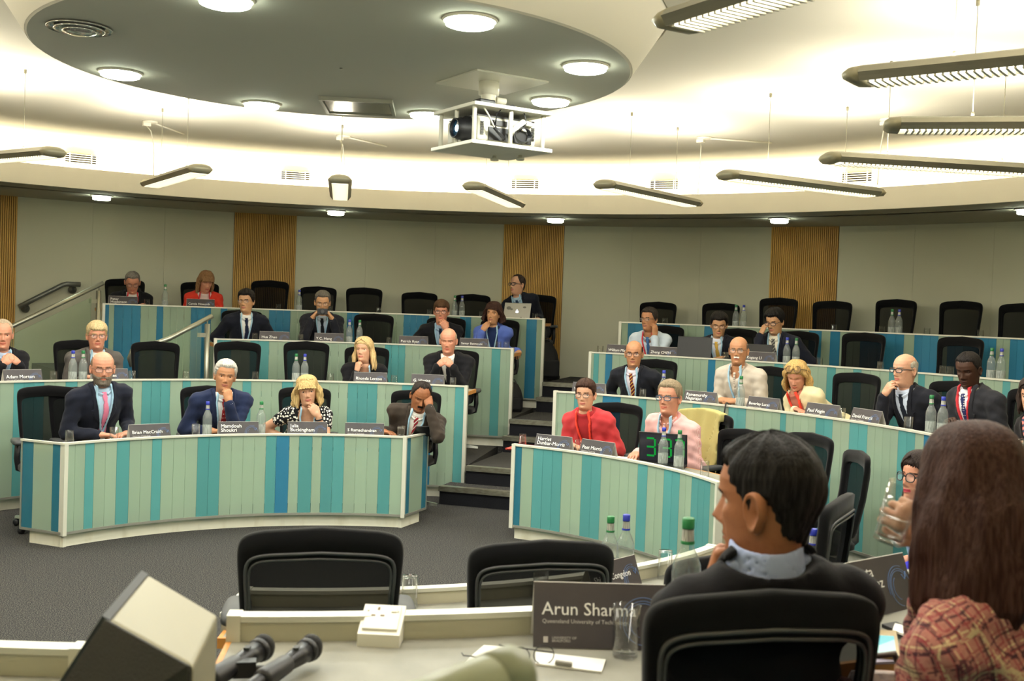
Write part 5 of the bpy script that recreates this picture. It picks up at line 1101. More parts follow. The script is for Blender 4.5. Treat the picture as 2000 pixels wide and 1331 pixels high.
def person(label,px,py,i,o):
    """px,py: where the middle of the head shows in the photograph; o: how the person looks"""
    g=o.get
    far=g('far',True); R=g('R',RR[i])
    if 'at' in o: Hw=o['at']
    else: Hw=cyl(px,py,R+g('hr',.50),far)
    ah=ang(Hw); sp=g('seat') or pol(R+g('sr',.80),ah+g('sa',0.),0); fl=zf(i)
    th=facing(sp)+R_(g('turn',0.)); root=thing('person',label,'person',(sp[0],sp[1],fl),th)
    inv=root_inv=Matrix.Rotation(-th,3,'Z')
    Hl=np.array(inv@(Vector(Hw)-Vector((sp[0],sp[1],fl))))
    fem=g('fem',0); sw=(.158 if fem else .178)*g('w',1.); wd=g('w',1.); belly=g('belly',1.)
    pel=V3(0,0,.585); 
    N=Hl+V3(0,-.03,-.175)+V3(*g('noff',(0,0,0))); 
    U=nrm(N-pel); tw=R_(g('twist',0.)); rt=V3(math.cos(tw),math.sin(tw),0); fw=nrm(np.cross(U,rt)); rt=nrm(np.cross(fw,U)); T=np.stack([rt,fw,U],1)
    TL=np.linalg.norm(N-pel)
    w2t=lambda P:(P-N)@T
    t2w=lambda q: N+T@np.asarray(q,float)
    v=np.array(Hw)-V3(0,0,HC); v[2]=0; v=nrm(v); lk=R_(g('look',0.)); fd=-v*math.cos(lk)+V3(v[1],-v[0],0)*math.sin(lk)
    fl_=np.array(inv@Vector(fd)); yaw=math.atan2(-fl_[0],fl_[1])
    arms={}
    for s in (1,-1):
        a=g('R' if s==1 else 'L','lap') if False else g('rh' if s==1 else 'lh','lap'); S=t2w((s*sw,-.005,-.065)); zt=.735
        pole=V3(s*.32,-.35,-1.); pose='relaxed'
        if a=='table': W,d,pn,pose=V3(s*.15,.42,zt+.012),(-s*.45,.85,-.06),(0,.0,-1),'flat'
        elif a=='tablein': W,d,pn,pose=V3(s*.12,.42,zt+.014),(-s*.9,.35,-.05),(0,.1,-1),'relaxed'
        elif a=='chin': W,d,pn,pose=Hl+V3(s*.03,.125,-.215),(-s*.12,-.12,1),(-s*.5,-.85,0),'chin'
        elif a=='mouth': W,d,pn,pose=Hl+V3(s*.085,.125,-.205),(-s*.60,.0,.80),(-s*.3,-.95,-.1),'grip'
        elif a=='cheek': W,d,pn,pose=Hl+V3(s*.105,.055,-.185),(-s*.05,-.10,1),(-s*.95,-.25,0),'relaxed'
        elif a=='forehead': W,d,pn,pose=Hl+V3(s*.088,.135,-.105),(-s*.12,-.42,.90),(-s*.35,-.85,-.4),'fist'
        elif a=='steeple': W,d,pn,pose=Hl+V3(s*.07,.17,-.25),(-s*.80,.0,.60),(-s*.5,-.7,-.3),'clasp'
        elif a=='clasp': W,d,pn,pose=V3(s*.085,.43,zt+.03),(-s*.85,.45,.05),(-s*.4,-.2,-.8),'clasp'
        elif a=='camera': W,d,pn,pose=Hl+V3(s*.115,.19,-.20),(-s*.55,.12,.83),(-s*.75,.1,.4),'grip'
        elif a=='specs': W,d,pn,pose=Hl+V3(s*.10,.125,-.15),(-s*.30,-.22,.92),(-s*.6,-.75,0),'grip'
        elif a=='glass': W,d,pn,pose=Hl+V3(s*.02,.20,-.12),(-s*.55,-.15,.55),(-s*.5,-.8,0),'grip'
        elif a=='rest': W,d,pn,pose=V3(s*.30,.20,.705),(0,1,-.3),(0,-.2,-1),'relaxed'
        elif isinstance(a,tuple): W,d,pn,pose=V3(*a[0]),a[1],a[2],a[3]
        else: W,d,pn,pose=V3(s*.13,.24,.64),(-s*.35,.9,-.1),(0,.1,-1),'relaxed'
        if a in('chin','mouth','cheek','forehead'):
            cz_,sz_=math.cos(yaw*.85),math.sin(yaw*.85); rz_=lambda v: V3(v[0]*cz_-v[1]*sz_,v[0]*sz_+v[1]*cz_,v[2]); W=Hl+rz_(W-Hl); d=rz_(d); pn=rz_(pn)
        if isinstance(a,dict): iv=lambda v: np.array(inv@Vector(v)); W=iv(Vector(a['W'])-Vector((sp[0],sp[1],fl))); d=iv(a['d']); pn=iv(a['n']); pose=a['pose']
        if ('pole%+d'%s) in o: pole=V3(*o['pole%+d'%s])
        l1=l2=.275*g('al',1.)
        E,W=ik(S,W,l1,l2-.015,pole); arms[s]=(S,E,W,nrm(d),nrm(pn),pose)
    legs=[]
    for s in(1,-1):
        hp=V3(s*.095,.02,.578); kn=V3(s*.13,.38,.555); an=V3(s*.13,.35,.10); legs.append((hp,kn,an))
    # -- fields
    def torso(P,k=0.):
        q=w2t(P)
        D=elp(q,(0,.012,-.185),(.155*wd,.108*wd,.215)); D=smin(D,elp(q,(0,.018*belly,-.385*TL/.5),(.148*wd*(.9+.1*belly),.112*belly*wd,.20)),.07)
        D=smin(D,cap(q,(-sw+.01,-.008,-.062),(sw-.01,-.008,-.062),.052,.052),.05)
        for s in(1,-1): D=smin(D,cap(q,(0,-.012,.03),(s*.115*wd,-.015,-.035),.055,.046),.03)
        if fem: 
            for s in(1,-1): D=smin(D,elp(q,(s*.07,.095,-.235),(.062,.05,.062)),.04)
        D=smin(D,cap(P,(-.085,0,.59),(.085,0,.59),.112*(.6+.4*wd),.115*(.6+.4*wd)),.08)
        return D
    def armf(P,s,r=1.,end=1.,k=0.):
        S,E,W=arms[s][:3]; We=E+(W-E)*end
        return smin(cap(P,S,E,.050*r+k,.043*r+k),cap(P,E,We,.042*r+k,(.029+.013*(1-end))*r+k),.02)
    def legf(P,k=0.):
        D=None
        for hp,kn,an in legs:
            d=smin(cap(P,hp,kn,.082,.060),cap(P,kn,an,.056,.040),.03); D=d if D is None else np.minimum(D,d)
        return D-k
    hb=g('h',.0125)
    # -- skin: head, neck, torso, arms, legs, hands in one mesh
    res=g('res',1.)
    G,PH,Z=head_grid(g('jaw',1.),g('hw',1.)*(.95 if fem else 1.),g('nose',1.),res,g('fat',0.),fem)
    hs=g('hs',.985 if fem else 1.02)
    # head orientation
    Hm=np.array(Matrix.Rotation(yaw,3,'Z')@Matrix.Rotation(-R_(g('pitch',0.)),3,'X')@Matrix.Rotation(R_(-g('roll',0.)),3,'Y'))
    ny=yaw*.35; Nm=np.array(Matrix.Rotation(ny,3,'Z')@Matrix.Rotation(-math.atan2(U[1],U[2])*.7,3,'X'))
    piv=V3(0,-.02,-.10)
    def hx(A):
        A=np.asarray(A,float)*hs; w_=sst(-.20,-.105,A[...,2])[...,None]; a=(A-piv)@Hm.T; b=(A-piv)@Nm.T; return Hl+piv+a*w_+b*(1-w_)
    def hx1(A): return Hl+piv+(np.asarray(A,float)*hs-piv)@Hm.T
    nzr,nph=PH.shape
    Q=gridfaces(nzr,nph); mi=np.zeros(len(Q),int)
    ctr=G.reshape(-1,3)[Q].mean(1); cx,cy_,cz=ctr[:,0],ctr[:,1],ctr[:,2]; frn=cy_>.04
    lipm=frn&(np.abs(cx)<.024)&(cz<-.0625+.0*cx)&(cz>-.0805+.25*np.abs(cx)); mi[lipm]=1
    brow=frn&(np.abs(np.abs(cx)-.032)<.017)&(np.abs(cz-(.0205-.12*np.abs(np.abs(cx)-.03)))<.0034*g('browk',1.)); mi[brow]=2
    parts=[(hx(G).reshape(-1,3),Q,mi)]
    topc=hx(G[-1].mean(0)[None]+[[0,0,.001]]); parts.append((np.concatenate([hx(G[-1]),topc]),np.array([(k,(k+1)%nph,nph,nph) for k in range(nph)])[:,:3],0))
    for s in(1,-1):
        a,b=ear(s); e0=np.array([s*.0735,-.014,-.012]); a=(a-e0)*g('ear',1.)+e0; a=a*np.array([.98*g('hw',1.),1,1]); parts.append((hx1(a),b,0))
        j=np.argmin((G[...,0]-s*.0325)**2+(Z+.000)**2+(G[...,1]<0)*9); ys=G.reshape(-1,3)[j,1]
        ec=V3(s*.0325,ys-.0085,-.0005); a,b=sphere(ec,.0122); m_=np.zeros(len(b),int)+3
        fc=a[b].mean(1)-ec; gz=nrm((g('gaze',0.),1,-.0)); m_[(fc@gz/.0122)>.80]=4
        parts.append((hx1(a),b,m_))
        a,b=sphere(ec,.0134,16,10); fz=a[b].mean(1)-ec; lid=g('lid',.15); keep=(fz[:,2]>.0134*(.62-lid*1.5))|(fz[:,2]<-.0134*.62); parts.append((hx1(a),b[keep],0))
    if g('legs',True): 
        skt=lambda P: (lambda q: np.maximum(torso(P)+.012,q[:,2]-np.interp(np.sqrt(q[:,0]**2+(q[:,1]-.012)**2),[.05,.08],[.05,-.015])))(w2t(P))
        bf=lambda P: smin(smin(smin(skt(P),np.minimum(armf(P,1,.92),armf(P,-1,.92)),.02),legf(P)+.012,.03),cap(P,N-.02*U,N+(Hl+piv*hs-N)*.45,.052,.05),.02)
    lo=np.min([pel-[.24,.16,.12],N-[.24,.15,0]]+[a[k]-.06 for a in arms.values() for k in range(3)]+[[-.2,-.12,.04]],0); hi=np.max([N+[.24,.17,.08],pel+[.25,.55,0]]+[a[k]+.06 for a in arms.values() for k in range(3)],0)
    a,b=nets(bf,lo,hi,.016); parts.append((a,b,0))
    for s in(1,-1):
        S,E,W,d,pn,pose=arms[s]; a,b=hand_mesh(pose,g('hh',.0048)); a=a.copy()*(.92 if fem else 1.)
        if s==-1: a[:,0]*=-1; b=b[:,::-1]
        z=-(pn-d*(pn@d)); z=nrm(z); x=np.cross(d,z); Mh=np.stack([x,d,z],1); parts.append((W+a@Mh.T,b,0))
    sk=g('skin','light'); bodyo=link('body',npmesh('body',parts,[SK[sk],LIP[sk] if not g('lipstick') else mat('lipstick','b8304a',.35),hairmat(g('brow',g('hairc','3a2a1e'))),M['eye_white'],M['iris']]),root)
    # -- hair
    st=g('hair','short'); hc=g('hairc','3a2a1e'); hp_=[]; sd=int(abs(px)*7)%997
    if st:
        m_=hairline(st if st in('short','fringe','full','recede','bald','pixie') else 'crown',PH,Z); th_=g('thick',{'short':.012,'fringe':.017,'full':.020,'recede':.009,'bald':.006,'pixie':.016}.get(st,.010))
        if st in('short','full','fringe','pixie'): th_=th_*np.interp(Z,[-.08,-.02,.03,.08],[.45,.55,.8,1.15])
        H=hair_shell(G,PH,Z,m_,th_,sd,g('rough',.002)); hq=gridfaces(nzr,nph,m_>.03); hp_.append((hx(H).reshape(-1,3),hq,0))
        if st!='bald':
            t_=hx(np.concatenate([H[-1],H[-1].mean(0)[None]+[[0,0,.003]]])); hp_.append((t_,np.array([(k,(k+1)%nph,nph) for k in range(nph)]),0))
        if 'len' in o:
            a,b,c_=curtain(o['len'],g('rx',.104),g('ry',.125),g('open',58),g('wave',.004),sd,front=g('front',.06),flare=g('flare',0.),nz=g('hnz',34)); hp_+=[(hx1(a),b,0),(hx1(a),c_,0)]
            if 'fringe' in o:
                fr=o['fringe']; K=22; A=[]
                for r in range(7):
                    u=r/6; 
                    for k in range(K):
                        xx=-1+2*k/(K-1); zz=.105-(.105-fr)*u-.012*abs(xx)**2*u+.004*math.sin(k*2.1)*u; A.append((xx*(.055+.022*u),.062+.046*math.sin(u*1.5)*(1-.42*xx*xx)-.012*abs(xx)**3,zz))
                A=np.array(A); B_=A+np.array([0,.010,.004]); n_=len(A); qs=[(r*K+k,r*K+k+1,(r+1)*K+k+1,(r+1)*K+k) for r in range(6) for k in range(K-1)]; qs=np.array(qs)
                bd=[k for k in range(K-1)]; ed=[(6*K+k,6*K+k+1,n_+6*K+k+1,n_+6*K+k) for k in bd]+[(k+1,k,n_+k,n_+k+1) for k in bd]
                hp_.append((hx1(np.concatenate([A,B_])),np.concatenate([qs[:,::-1],qs+n_,np.array(ed)]),0))
        link('hair',npmesh('hair',hp_,[hairmat(hc)]),root)
    for nm,fn in (('beard',lambda: (sst(-.050,-.062,Z-.6*np.maximum(0,np.abs(G[...,0])-.045))*sst(-.142,-.120,Z)*sst(100,80,np.abs(np.degrees(PH)))*(1-np.exp(-(G[...,0]/.021)**4-((Z+.0715)/.0085)**4)))),('moustache',lambda: sst(.027,.019,np.abs(G[...,0]))*sst(-.0665,-.062,Z+.15*np.abs(G[...,0]))*sst(-.049,-.053,Z)*(G[...,1]>.03))):
        if nm in o:
            m_=fn(); H=hair_shell(G,PH,Z,m_,.006 if nm=='beard' else .005,sd,.0012); link(nm,npmesh(nm,[(hx(H).reshape(-1,3),gridfaces(nzr,nph,m_>.05),0)],[hairmat(o[nm])]),root)
    if g('specs'):
        b=MB(); r_=g('srad',(.0245,.0165)); lw=g('slw',.0019)
        yb=.105
        for s in(1,-1):
            pts=[hx1((s*.034+r_[0]*math.copysign(abs(math.cos(t))**.75,math.cos(t)),yb-.35*abs(.0+ (s*.034+r_[0]*math.cos(t)))**2*9,r_[1]*math.copysign(abs(math.sin(t))**.75,math.sin(t))-.003)) for t in np.linspace(0,2*math.pi,21)]; b.tube(pts,lw,6)
            b.tube([hx1((s*(.034+r_[0]),yb-.011,.003)),hx1((s*.076,.06,.004)),hx1((s*.0795,.0,.002)),hx1((s*.0775,-.02,-.008))],lw,6)
        b.tube([hx1((-.011,yb+.001,.003)),hx1((0,yb+.004,.005)),hx1((.011,yb+.001,.003))],lw,6); sp_=b.build('spectacles',M[o['specs']],root)
        b=MB()
        for s in(1,-1):
            b.add([hx1((s*.034+r_[0]*math.cos(t),yb-.35*abs(s*.034+r_[0]*math.cos(t))**2*9,r_[1]*math.sin(t)-.003)) for t in np.linspace(0,2*math.pi,18,endpoint=False)],[tuple(range(18))])
        if g('lenses',True): b.build('lens',M['lens_clear'],sp_)
    # -- clothes
    top=g('top','jacket'); tc=g('topc','1a1b24'); tk=g('topk','plain'); short=g('sleeve',1.)
    wv=g('vw',.062 if top in('jacket','cardigan') else .0); vb=g('vb',-.30 if top=='jacket' else -.5)
    def vee(q):     # half width of the front opening at height q.z
        z=q[:,2]; 
        if top=='cardigan': w_=np.interp(z,[-.6,-.15,.03],[.055,.058,.066])
        else: w_=np.interp(z,[vb,-.02,.05],[.0,wv,wv+.012])
        return np.where(z>vb,w_,-.05)
    fold=lambda P: .0022*np.sin(P[:,0]*70+P[:,2]*45+px)+.0022*np.sin(P[:,2]*95-P[:,1]*60+py)
    slv=.011 if top!='dress' else .004
    def topf(P):
        q=w2t(P)
        A=np.minimum(armf(P,1,1.08,min(short,.93),slv),armf(P,-1,1.08,min(short,.93),slv)) if short>0 else None
        if short==0:
            A=np.minimum(*[cap(P,arms[s][0],arms[s][0]+(arms[s][1]-arms[s][0])*.35,.060,.058) for s in(1,-1)])
        D=torso(P)-(.013 if top in('jacket','cardigan') else .008)
        if top in('jacket','cardigan'):
            for s in(1,-1): D=smin(D,cap(q,(s*(sw-.03),-.008,-.052),(s*(sw+.022),-.01,-.066),.050,.052),.03)
        D=D+fold(P)*g('fold',1.)
        nk=np.sqrt(q[:,0]**2+((q[:,1]-.012))**2); D=np.maximum(D,q[:,2]-np.interp(nk,[.058,.105],[.010,.042]))
        if top in('jacket','cardigan'): D=np.maximum(D,-np.maximum(np.abs(q[:,0])-vee(q),-(q[:,1]-.0)))
        else:
            nr,nd=g('neck',(.070,.03)); D=np.maximum(D,-(np.sqrt((q[:,0]/nr)**2+((q[:,2]-.035)/(nd+.06))**2+((q[:,1]-.05)/.085)**2)-1)*.05)
        D=smin(D,A+fold(P)*g('fold',1.),np.where(np.abs(q[:,0])>.1,.028,.004))
        return np.maximum(D,.53-P[:,2])
    lo=np.min([pel-[.27,.19,.08],N-[.28,.18,0]]+[a[k]-.08 for a in arms.values() for k in range(3)],0); hi=np.max([N+[.28,.19,.09],pel+[.27,.22,0]]+[a[k]+.08 for a in arms.values() for k in range(3)],0); lo[2]=max(lo[2],.46)
    a,b=nets(topf,lo,hi,hb); tobj=link({'jacket':'jacket','cardigan':'cardigan','shirt':'shirt','dress':'dress','blouse':'blouse'}[top],npmesh('top',[(a,b,0)],[cloth(tc,tk)]),root)
    fr_lo=lambda dz0,dz1: None
    def torso_piece(name,outl,o0,o1,m,h=.0065,parent=root,zr=(-.5,.08),xr=.13,back=False):
        def fn(Q_):     # works in torso space
            P=N+Q_@T.T; d=torso(P); sh=np.maximum(d-o1,o0-d); e=outl(Q_); D=np.maximum(sh,e)
            return D if back else np.maximum(D,-(Q_[:,1]+.01))
        a,b=nets(fn,(-xr,-.03 if not back else -.14,zr[0]),(xr,.21,zr[1]),h)
        return link(name,npmesh(name,[(N+a@T.T,b,0)],[m]),parent)
    if top in('jacket','cardigan'):
        inn=g('inner','e8e6e2')
        torso_piece('shirt' if not fem else 'blouse',lambda q: np.maximum(np.abs(q[:,0])-np.maximum(vee(q),0)-.016,-(q[:,2]-max(vb,-.44)+.03)),-.03,g('inn_t',.006),cloth(inn,g('innerk','plain')),.0085,zr=(-.5,.02 if g('collar',1) else -.03),xr=.12)
        for s in(1,-1):
            if top=='jacket' and wv>0: torso_piece('lapel',lambda q: np.maximum.reduce([s*-q[:,0]+vee(q)-.003,s*q[:,0]-vee(q)-np.interp(q[:,2],[vb,-.16,-.11,-.10,.02],[.0,.050,.058,.040,.024]),-(q[:,2]-vb-.02)]),.006,.0205,cloth(tc,tk),.0075,zr=(vb-.02,.05),parent=tobj,xr=.15)
    if (top=='jacket' and not fem) or (top=='shirt') or g('collar',0):
        col=g('inner','e8e6e2') if top in('jacket','cardigan') else tc
        kk=g('innerk','plain') if top in('jacket','cardigan') else tk
        op=g('copen',.012)
        def cf(q):
            zz=q[:,2]-g('colz',.002); r0=g('colr',.066)-.10*np.clip(zz,-.03,.05); r=np.sqrt(q[:,0]**2+(q[:,1]-.016-.18*zz)**2); d=np.abs(r-r0)-.0045
            d=np.maximum(d,zz-g('colh',.034)+np.where(q[:,1]>.03,.25*(q[:,1]-.03),0)); d=np.maximum(d,-zz-.028)
            return np.maximum(d,np.where(q[:,1]>0,op+.5*np.maximum(-zz+.012,0)-np.abs(q[:,0]),-1))
        a,b=nets(cf,(-.09,-.09,-.04),(.09,.11,.085),.0065); link('shirt_collar',npmesh('shirt_collar',[(N+a@T.T,b,0)],[cloth(col,kk)]),root)
        if top=='shirt':
            torso_piece('placket',lambda q: np.abs(q[:,0])-.015,.006,.0125,cloth(tc,tk),.0075,zr=(-.4,.0),parent=tobj,xr=.03)
    if g('tie'):
        torso_piece('tie',lambda q: np.maximum(np.abs(q[:,0]-.012*np.sin(q[:,2]*9))-np.interp(q[:,2],[-.42,-.40,-.06,-.045,-.012,.012],[.002,.036,.019,.013,.020,.017]),0*q[:,0]-9),.004,.0155,cloth(g('tie'),g('tiek','plain')),.0065,zr=(-.44,.015),xr=.06)
    if g('lan'):
        sp0=g('lanw',.062); zb_=g('lanz',-.33)
        e=.016 if top=='jacket' and wv<.05 else .0135
        torso_piece('lanyard',lambda q: np.abs(np.abs(q[:,0])-np.interp(q[:,2],[zb_,0.0,.06],[.006,sp0,sp0-.008]))-.0075,.006,.0250,M[g('lan')],.0062,zr=(zb_,.055),xr=.09)
        if g('badge',True) and zb_>-.4: torso_piece('badge',lambda q: np.maximum(np.abs(q[:,0])-.035,np.abs(q[:,2]-zb_+.055)-.05),.016,.024,M['badge'],.008,zr=(zb_-.12,zb_),xr=.05)
    if short>.9 and top in('jacket','shirt','cardigan','blouse'):
        for s in(1,-1):
            S,E,W,d,pn,pose=arms[s]; u=nrm(W-E); L=np.linalg.norm(W-E); fn=lambda P: np.maximum(np.abs(cap(P,E,W+u*.05,.043,.032))-.0035,np.maximum(-((P-E)@u-L*.86),(P-E)@u-L*.99))
            a,b=nets(fn,W-.09,W+.09,.0065); 
            if top=='jacket' and g('cuff',not fem): link('shirt_cuff',npmesh('shirt_cuff',[(a,b,0)],[cloth(g('inner','e8e6e2'),g('innerk','plain'))]),root)
    if g('watch'):
        s=o['watch']; S,E,W,d,pn,pose=arms[s]; u=Vector(nrm(W-E)); MB().lathe([(.0335,-.007),(.0365,-.006),(.0365,.006),(.0335,.007)],18,0,Vector(W)-u*.028,axis=u,cap0=False,cap1=False).build('wristwatch',M[g('watchm','watch')],root)
    tr=cloth(g('legc','1c1c22'))
    a,b=nets(lambda P: np.maximum(smin(legf(P,.010),cap(P,(-.085,0,.59),(.085,0,.59),.118*(.6+.4*wd),.125*(.6+.4*wd)),.05),.10-P[:,2]),(-.24,-.15,.08),(.24,.52,.68),.02); link('trousers' if not fem else 'skirt_trousers',npmesh('trousers',[(a,b,0)],[tr]),root)
    for hp,kn,an in legs:
        a,b=nets(lambda P: np.maximum(smin(cap(P,an+[0,-.03,-.045],an+[0,.15,-.065],.04,.034),cap(P,an,an+[0,0,-.03],.036,.04),.02),.004-P[:,2]),an-[.06,.1,.12],an+[.06,.22,.05],.016); link('shoe',npmesh('shoe',[(a,b,0)],[M['shoe']]),root)
    ctx=dict(root=root,Hl=Hl,N=N,T=T,arms=arms,hx1=hx1,sp=sp,th=th,fl=fl)
    if g('chair',True):
        q=Vector((sp[0],sp[1],0))+Matrix.Rotation(th,3,'Z')@Vector((0,-.02,0)); chair((q.x,q.y),i,o['chairlab'] if 'chairlab' in o else 'black office chair occupied by the '+label.split(' ',1)[1] if False else g('chairlab',None) or 'office chair under the '+g('who',label),g('turn',0.),.0,simple=True)
    return ctx
# ---------------------------------------------------------------- who sits where
def sit(who,rest,px,py,i,**o):
    o['who']=who; o['chairlab']='black office chair occupied by the '+who
    return person('seated '+who+(' '+rest if rest else ''),px,py,i,o)
BLK,NAV='101015','141722'
# top row, left bank
sit('grey-haired man with red lanyard','in black suit, looking down at the top left',259,548,4,look=2,pitch=26,skin='pink',hair='short',hairc='5b5650',thick=.008,topc=BLK,inner='d8d4cc',lan='lan_r',specs='specs_w',lh='tablein',rh='tablein',lid=.5,copen=.03,hr=.5)
sit('woman in red cardigan','with long fair hair and fringe, looking down',400,548,4,fem=1,look=18,pitch=22,skin='pink',hair='crown',hairc='74563a',len=.19,open=56,rx=.105,wave=.004,fringe=.042,top='cardigan',topc='c93626',inner='d9c4bd',lan='lan_r',rh='tablein',lh='tablein',lid=.45,legc='2b2b33')
sit('dark-haired man behind the silver laptop','in navy suit and glasses, looking aside',1012,556,4,look=-48,pitch=-2,skin='light',hair='recede',hairc='2a1f1a',topc=NAV,inner='a9c3d6',tie='1d3350',lan='lan_b',specs='specs',slw=.0032,lh='tablein',rh='tablein',sa=1.3,sr=.86,badge=False)
# third tier, left bank
sit('young man with black hair in navy suit','and glasses beside the lower balustrade',482,588,3,look=-18,pitch=2,skin='asian',hair='full',hairc='15110f',topc=NAV,inner='ece9e0',tie='1a2038',lan='lan_b',specs='specs',slw=.0016,lh='lap',rh='lap')
CAM_=sit('man holding a camera','with grey hair and glasses in dark suit',630,589,3,look=0,pitch=14,skin='asian',hair='short',hairc='4b4742',thick=.014,topc='1b1c24',inner='b9c4d0',tie='15161c',lan='lan_b',specs='specs_w',rh='camera',lh='camera',lid=.5,hr=.47)
sit('brown-haired man covering his mouth','in black suit and glasses',862,608,3,look=-4,pitch=4,skin='pink',hair='fringe',hairc='3a2718',topc=BLK,inner='9fb4c9',tie='1d2740',lan='lan_b',specs='specs',lh='mouth',rh='lap',hr=.46)
sit('curly-haired woman in blue cardigan','touching her lips, arm on the rest',963,612,3,fem=1,look=-18,pitch=2,roll=4,skin='olive',hair='crown',hairc='2a1712',len=.10,rx=.125,ry=.135,open=54,wave=.010,fringe=.050,flare=.06,top='cardigan',topc='4a5fa8',inner='1f2c52',lan='lan_b',lanz=-.26,rh='mouth',lh='rest',watch=-1,watchm='black',legc='23263a')
# second tier, left bank
sit('balding man at the left frame edge','with clasped hands and dark suit',6,652,2,look=4,pitch=6,skin='pink',hair='recede',hairc='8d7f6a',topc=BLK,inner='b8c6dc',tie='20263a',lan='lan_b',rh='steeple',lh='steeple',fat=.6,w=1.06,hr=.46)
sit('white-haired man in grey suit','and glasses, hands on the desk',190,655,2,look=6,pitch=2,skin='pink',hair='fringe',hairc='a3916c',thick=.016,topc='514d4a',inner='e4e2de',tie='17181c',lan='lan_b',specs='specs_w',lh='table',rh='tablein',w=1.05,hs=1.04)
sit('long-haired blonde in black jacket','resting her chin on her fist',712,684,2,fem=1,look=-22,pitch=-4,roll=-3,skin='light',hair='crown',hairc='aa9064',len=.20,rx=.108,ry=.125,open=58,wave=.005,flare=.12,topc=BLK,vw=.05,inner='5c4742',lan='lan_b',lanz=-.24,rh='chin',lh='tablein',collar=0,watch=1,hr=.44)
sit('bald man in black suit with interlaced fingers','looking down to the side',876,664,2,look=-8,pitch=10,skin='pink',hair='bald',hairc='8a7c68',topc='121216',inner='ece8df',tie='24242a',rh='steeple',lh='steeple',lid=.4,w=1.06,fat=.5,hr=.44)
# innermost row, left bank
sit('bald bearded man with pink tie','and glasses in navy suit',202,718,1,look=6,pitch=6,skin='pink',hair='bald',hairc='5d4c3c',beard='5a5148',brow='5d4c3c',topc='171a27',inner='b4cbe0',tie='d47a98',lan='lan_b',specs='specs',slw=.0016,rh='tablein',lh='tablein',lid=.55,w=1.05,fat=.5,hs=1.06,hr=.46,sa=1.2)
sit('white-haired man in blue suit','with red dotted tie, hand at his chin',438,733,1,look=4,pitch=4,roll=6,skin='tan',hair='short',hairc='a19d94',thick=.017,brow='5a5048',topc='1b2440',inner='e6e6e4',tie='8c2026',tiek='dots',lan='lan_b',lanz=-.36,lh='chin',rh='tablein',watch=-1,w=1.06,hr=.42)
sit('blonde woman in black and white dotted dress','hand at her mouth',602,763,1,fem=1,look=2,pitch=4,roll=-5,skin='light',hair='crown',hairc='a48a5c',len=.135,rx=.120,ry=.13,open=52,wave=.009,flare=.05,fringe=.035,top='dress',topc='141418',topk='bigdots',sleeve=0,neck=(.085,.10),lan='lan_b',lanz=-.38,lh='mouth',rh='lap',watch=-1,watchm='black',hr=.44)
sit('man in brown suit holding his forehead','with moustache and red striped tie',816,768,1,look=8,pitch=26,roll=8,skin='dusk',hair='recede',hairc='1d1613',moustache='17120f',topc='352d27',inner='efe9e0',tie='8f2430',tiek='stripe_w',lan='lan_b',lh='forehead',rh='tablein',lid=.7,w=1.05,hr=.40,sa=-2.6,turn=-6)
# right bank, third tier
sit('man in light blue shirt resting his cheek','with glasses and red lanyard',1268,624,3,look=-30,pitch=0,skin='tan',hair='short',hairc='231d1a',thick=.016,top='shirt',topc='c3d0dc',tie='3b5f8c',lan='lan_r',lanz=-.30,specs='specs_w',lh='cheek',rh='tablein',badge=False)
sit('young man with yellow tie','in dark suit behind the large laptop',1403,632,3,look=0,pitch=16,skin='asian',hair='full',hairc='120f0e',topc='171821',inner='dfe2ea',tie='c2a04e',lan='lan_b',specs='specs',slw=.0015,rh='tablein',lh='tablein',lid=.5)
sit('young man touching his glasses','in navy suit with grey patterned tie',1515,626,3,look=-26,pitch=16,skin='asian',hair='full',hairc='100e0d',thick=.024,topc='181b28',inner='efe6cf',tie='4d4a48',tiek='stripe_g',lan='lan_b',specs='specs',slw=.0026,rh='specs',lh='lap',lid=.5,w=1.04)
# right bank, second tier
sit('bald man with striped maroon tie','and glasses in black suit',1237,690,2,look=-6,pitch=4,skin='tan',hair='bald',hairc='1a1513',topc='15171f',inner='d8d0da',tie='5a1c28',tiek='stripe_y',lan='lan_b',specs='specs',slw=.0018,rh='lap',lh='lap',w=1.05)
sit('bald man with white moustache','in beige grey shirt, hands clasped on the desk',1441,684,2,look=-10,pitch=2,skin='tan',hair='bald',hairc='4a4038',moustache='d8d2c4',brow='5a5048',top='shirt',topc='bdb2a4',lan='lan_b',lanz=-.34,specs='specs_w',slw=.0016,rh='clasp',lh='clasp',copen=.035,w=1.08,belly=1.2,badge=False)
BL_=sit('blonde woman writing in cream cardigan','with sunglasses pushed up on her hair',1556,730,2,fem=1,look=-14,pitch=24,skin='pink',hair='crown',hairc='a08250',len=.15,rx=.118,ry=.13,open=56,wave=.009,flare=.03,top='cardigan',topc='ddd0a6',inner='b06a58',lan='lan_r2',lanz=-.22,rh='tablein',lh='table',lid=.7,hr=.42,badge=False,sa=1.8,turn=2)
sit('bald man in dark glasses','and dark suit with his hand at his nose',1768,722,2,look=-42,pitch=2,skin='light',hair='bald',hairc='8c8578',topc='171820',inner='c9d2e2',tie='171c28',specs='specs',slw=.0034,rh='mouth',lh='lap',w=1.04,nose=1.15,turn=6)
sit('man in charcoal suit with red lanyard','looking down at his hands on the right',1893,718,2,look=-26,pitch=18,skin='dark',hair='short',hairc='120d0b',thick=.007,topc='26262b',inner='efeef0',tie='222a58',tiek='dots',lan='lan_r',rh=((.02,.42,.80),(-.5,.5,.3),(-.6,.2,-.6),'clasp'),lh=((-.10,.40,.79),(.7,.5,.1),(.5,.1,-.8),'clasp'),lid=.6,w=1.10)
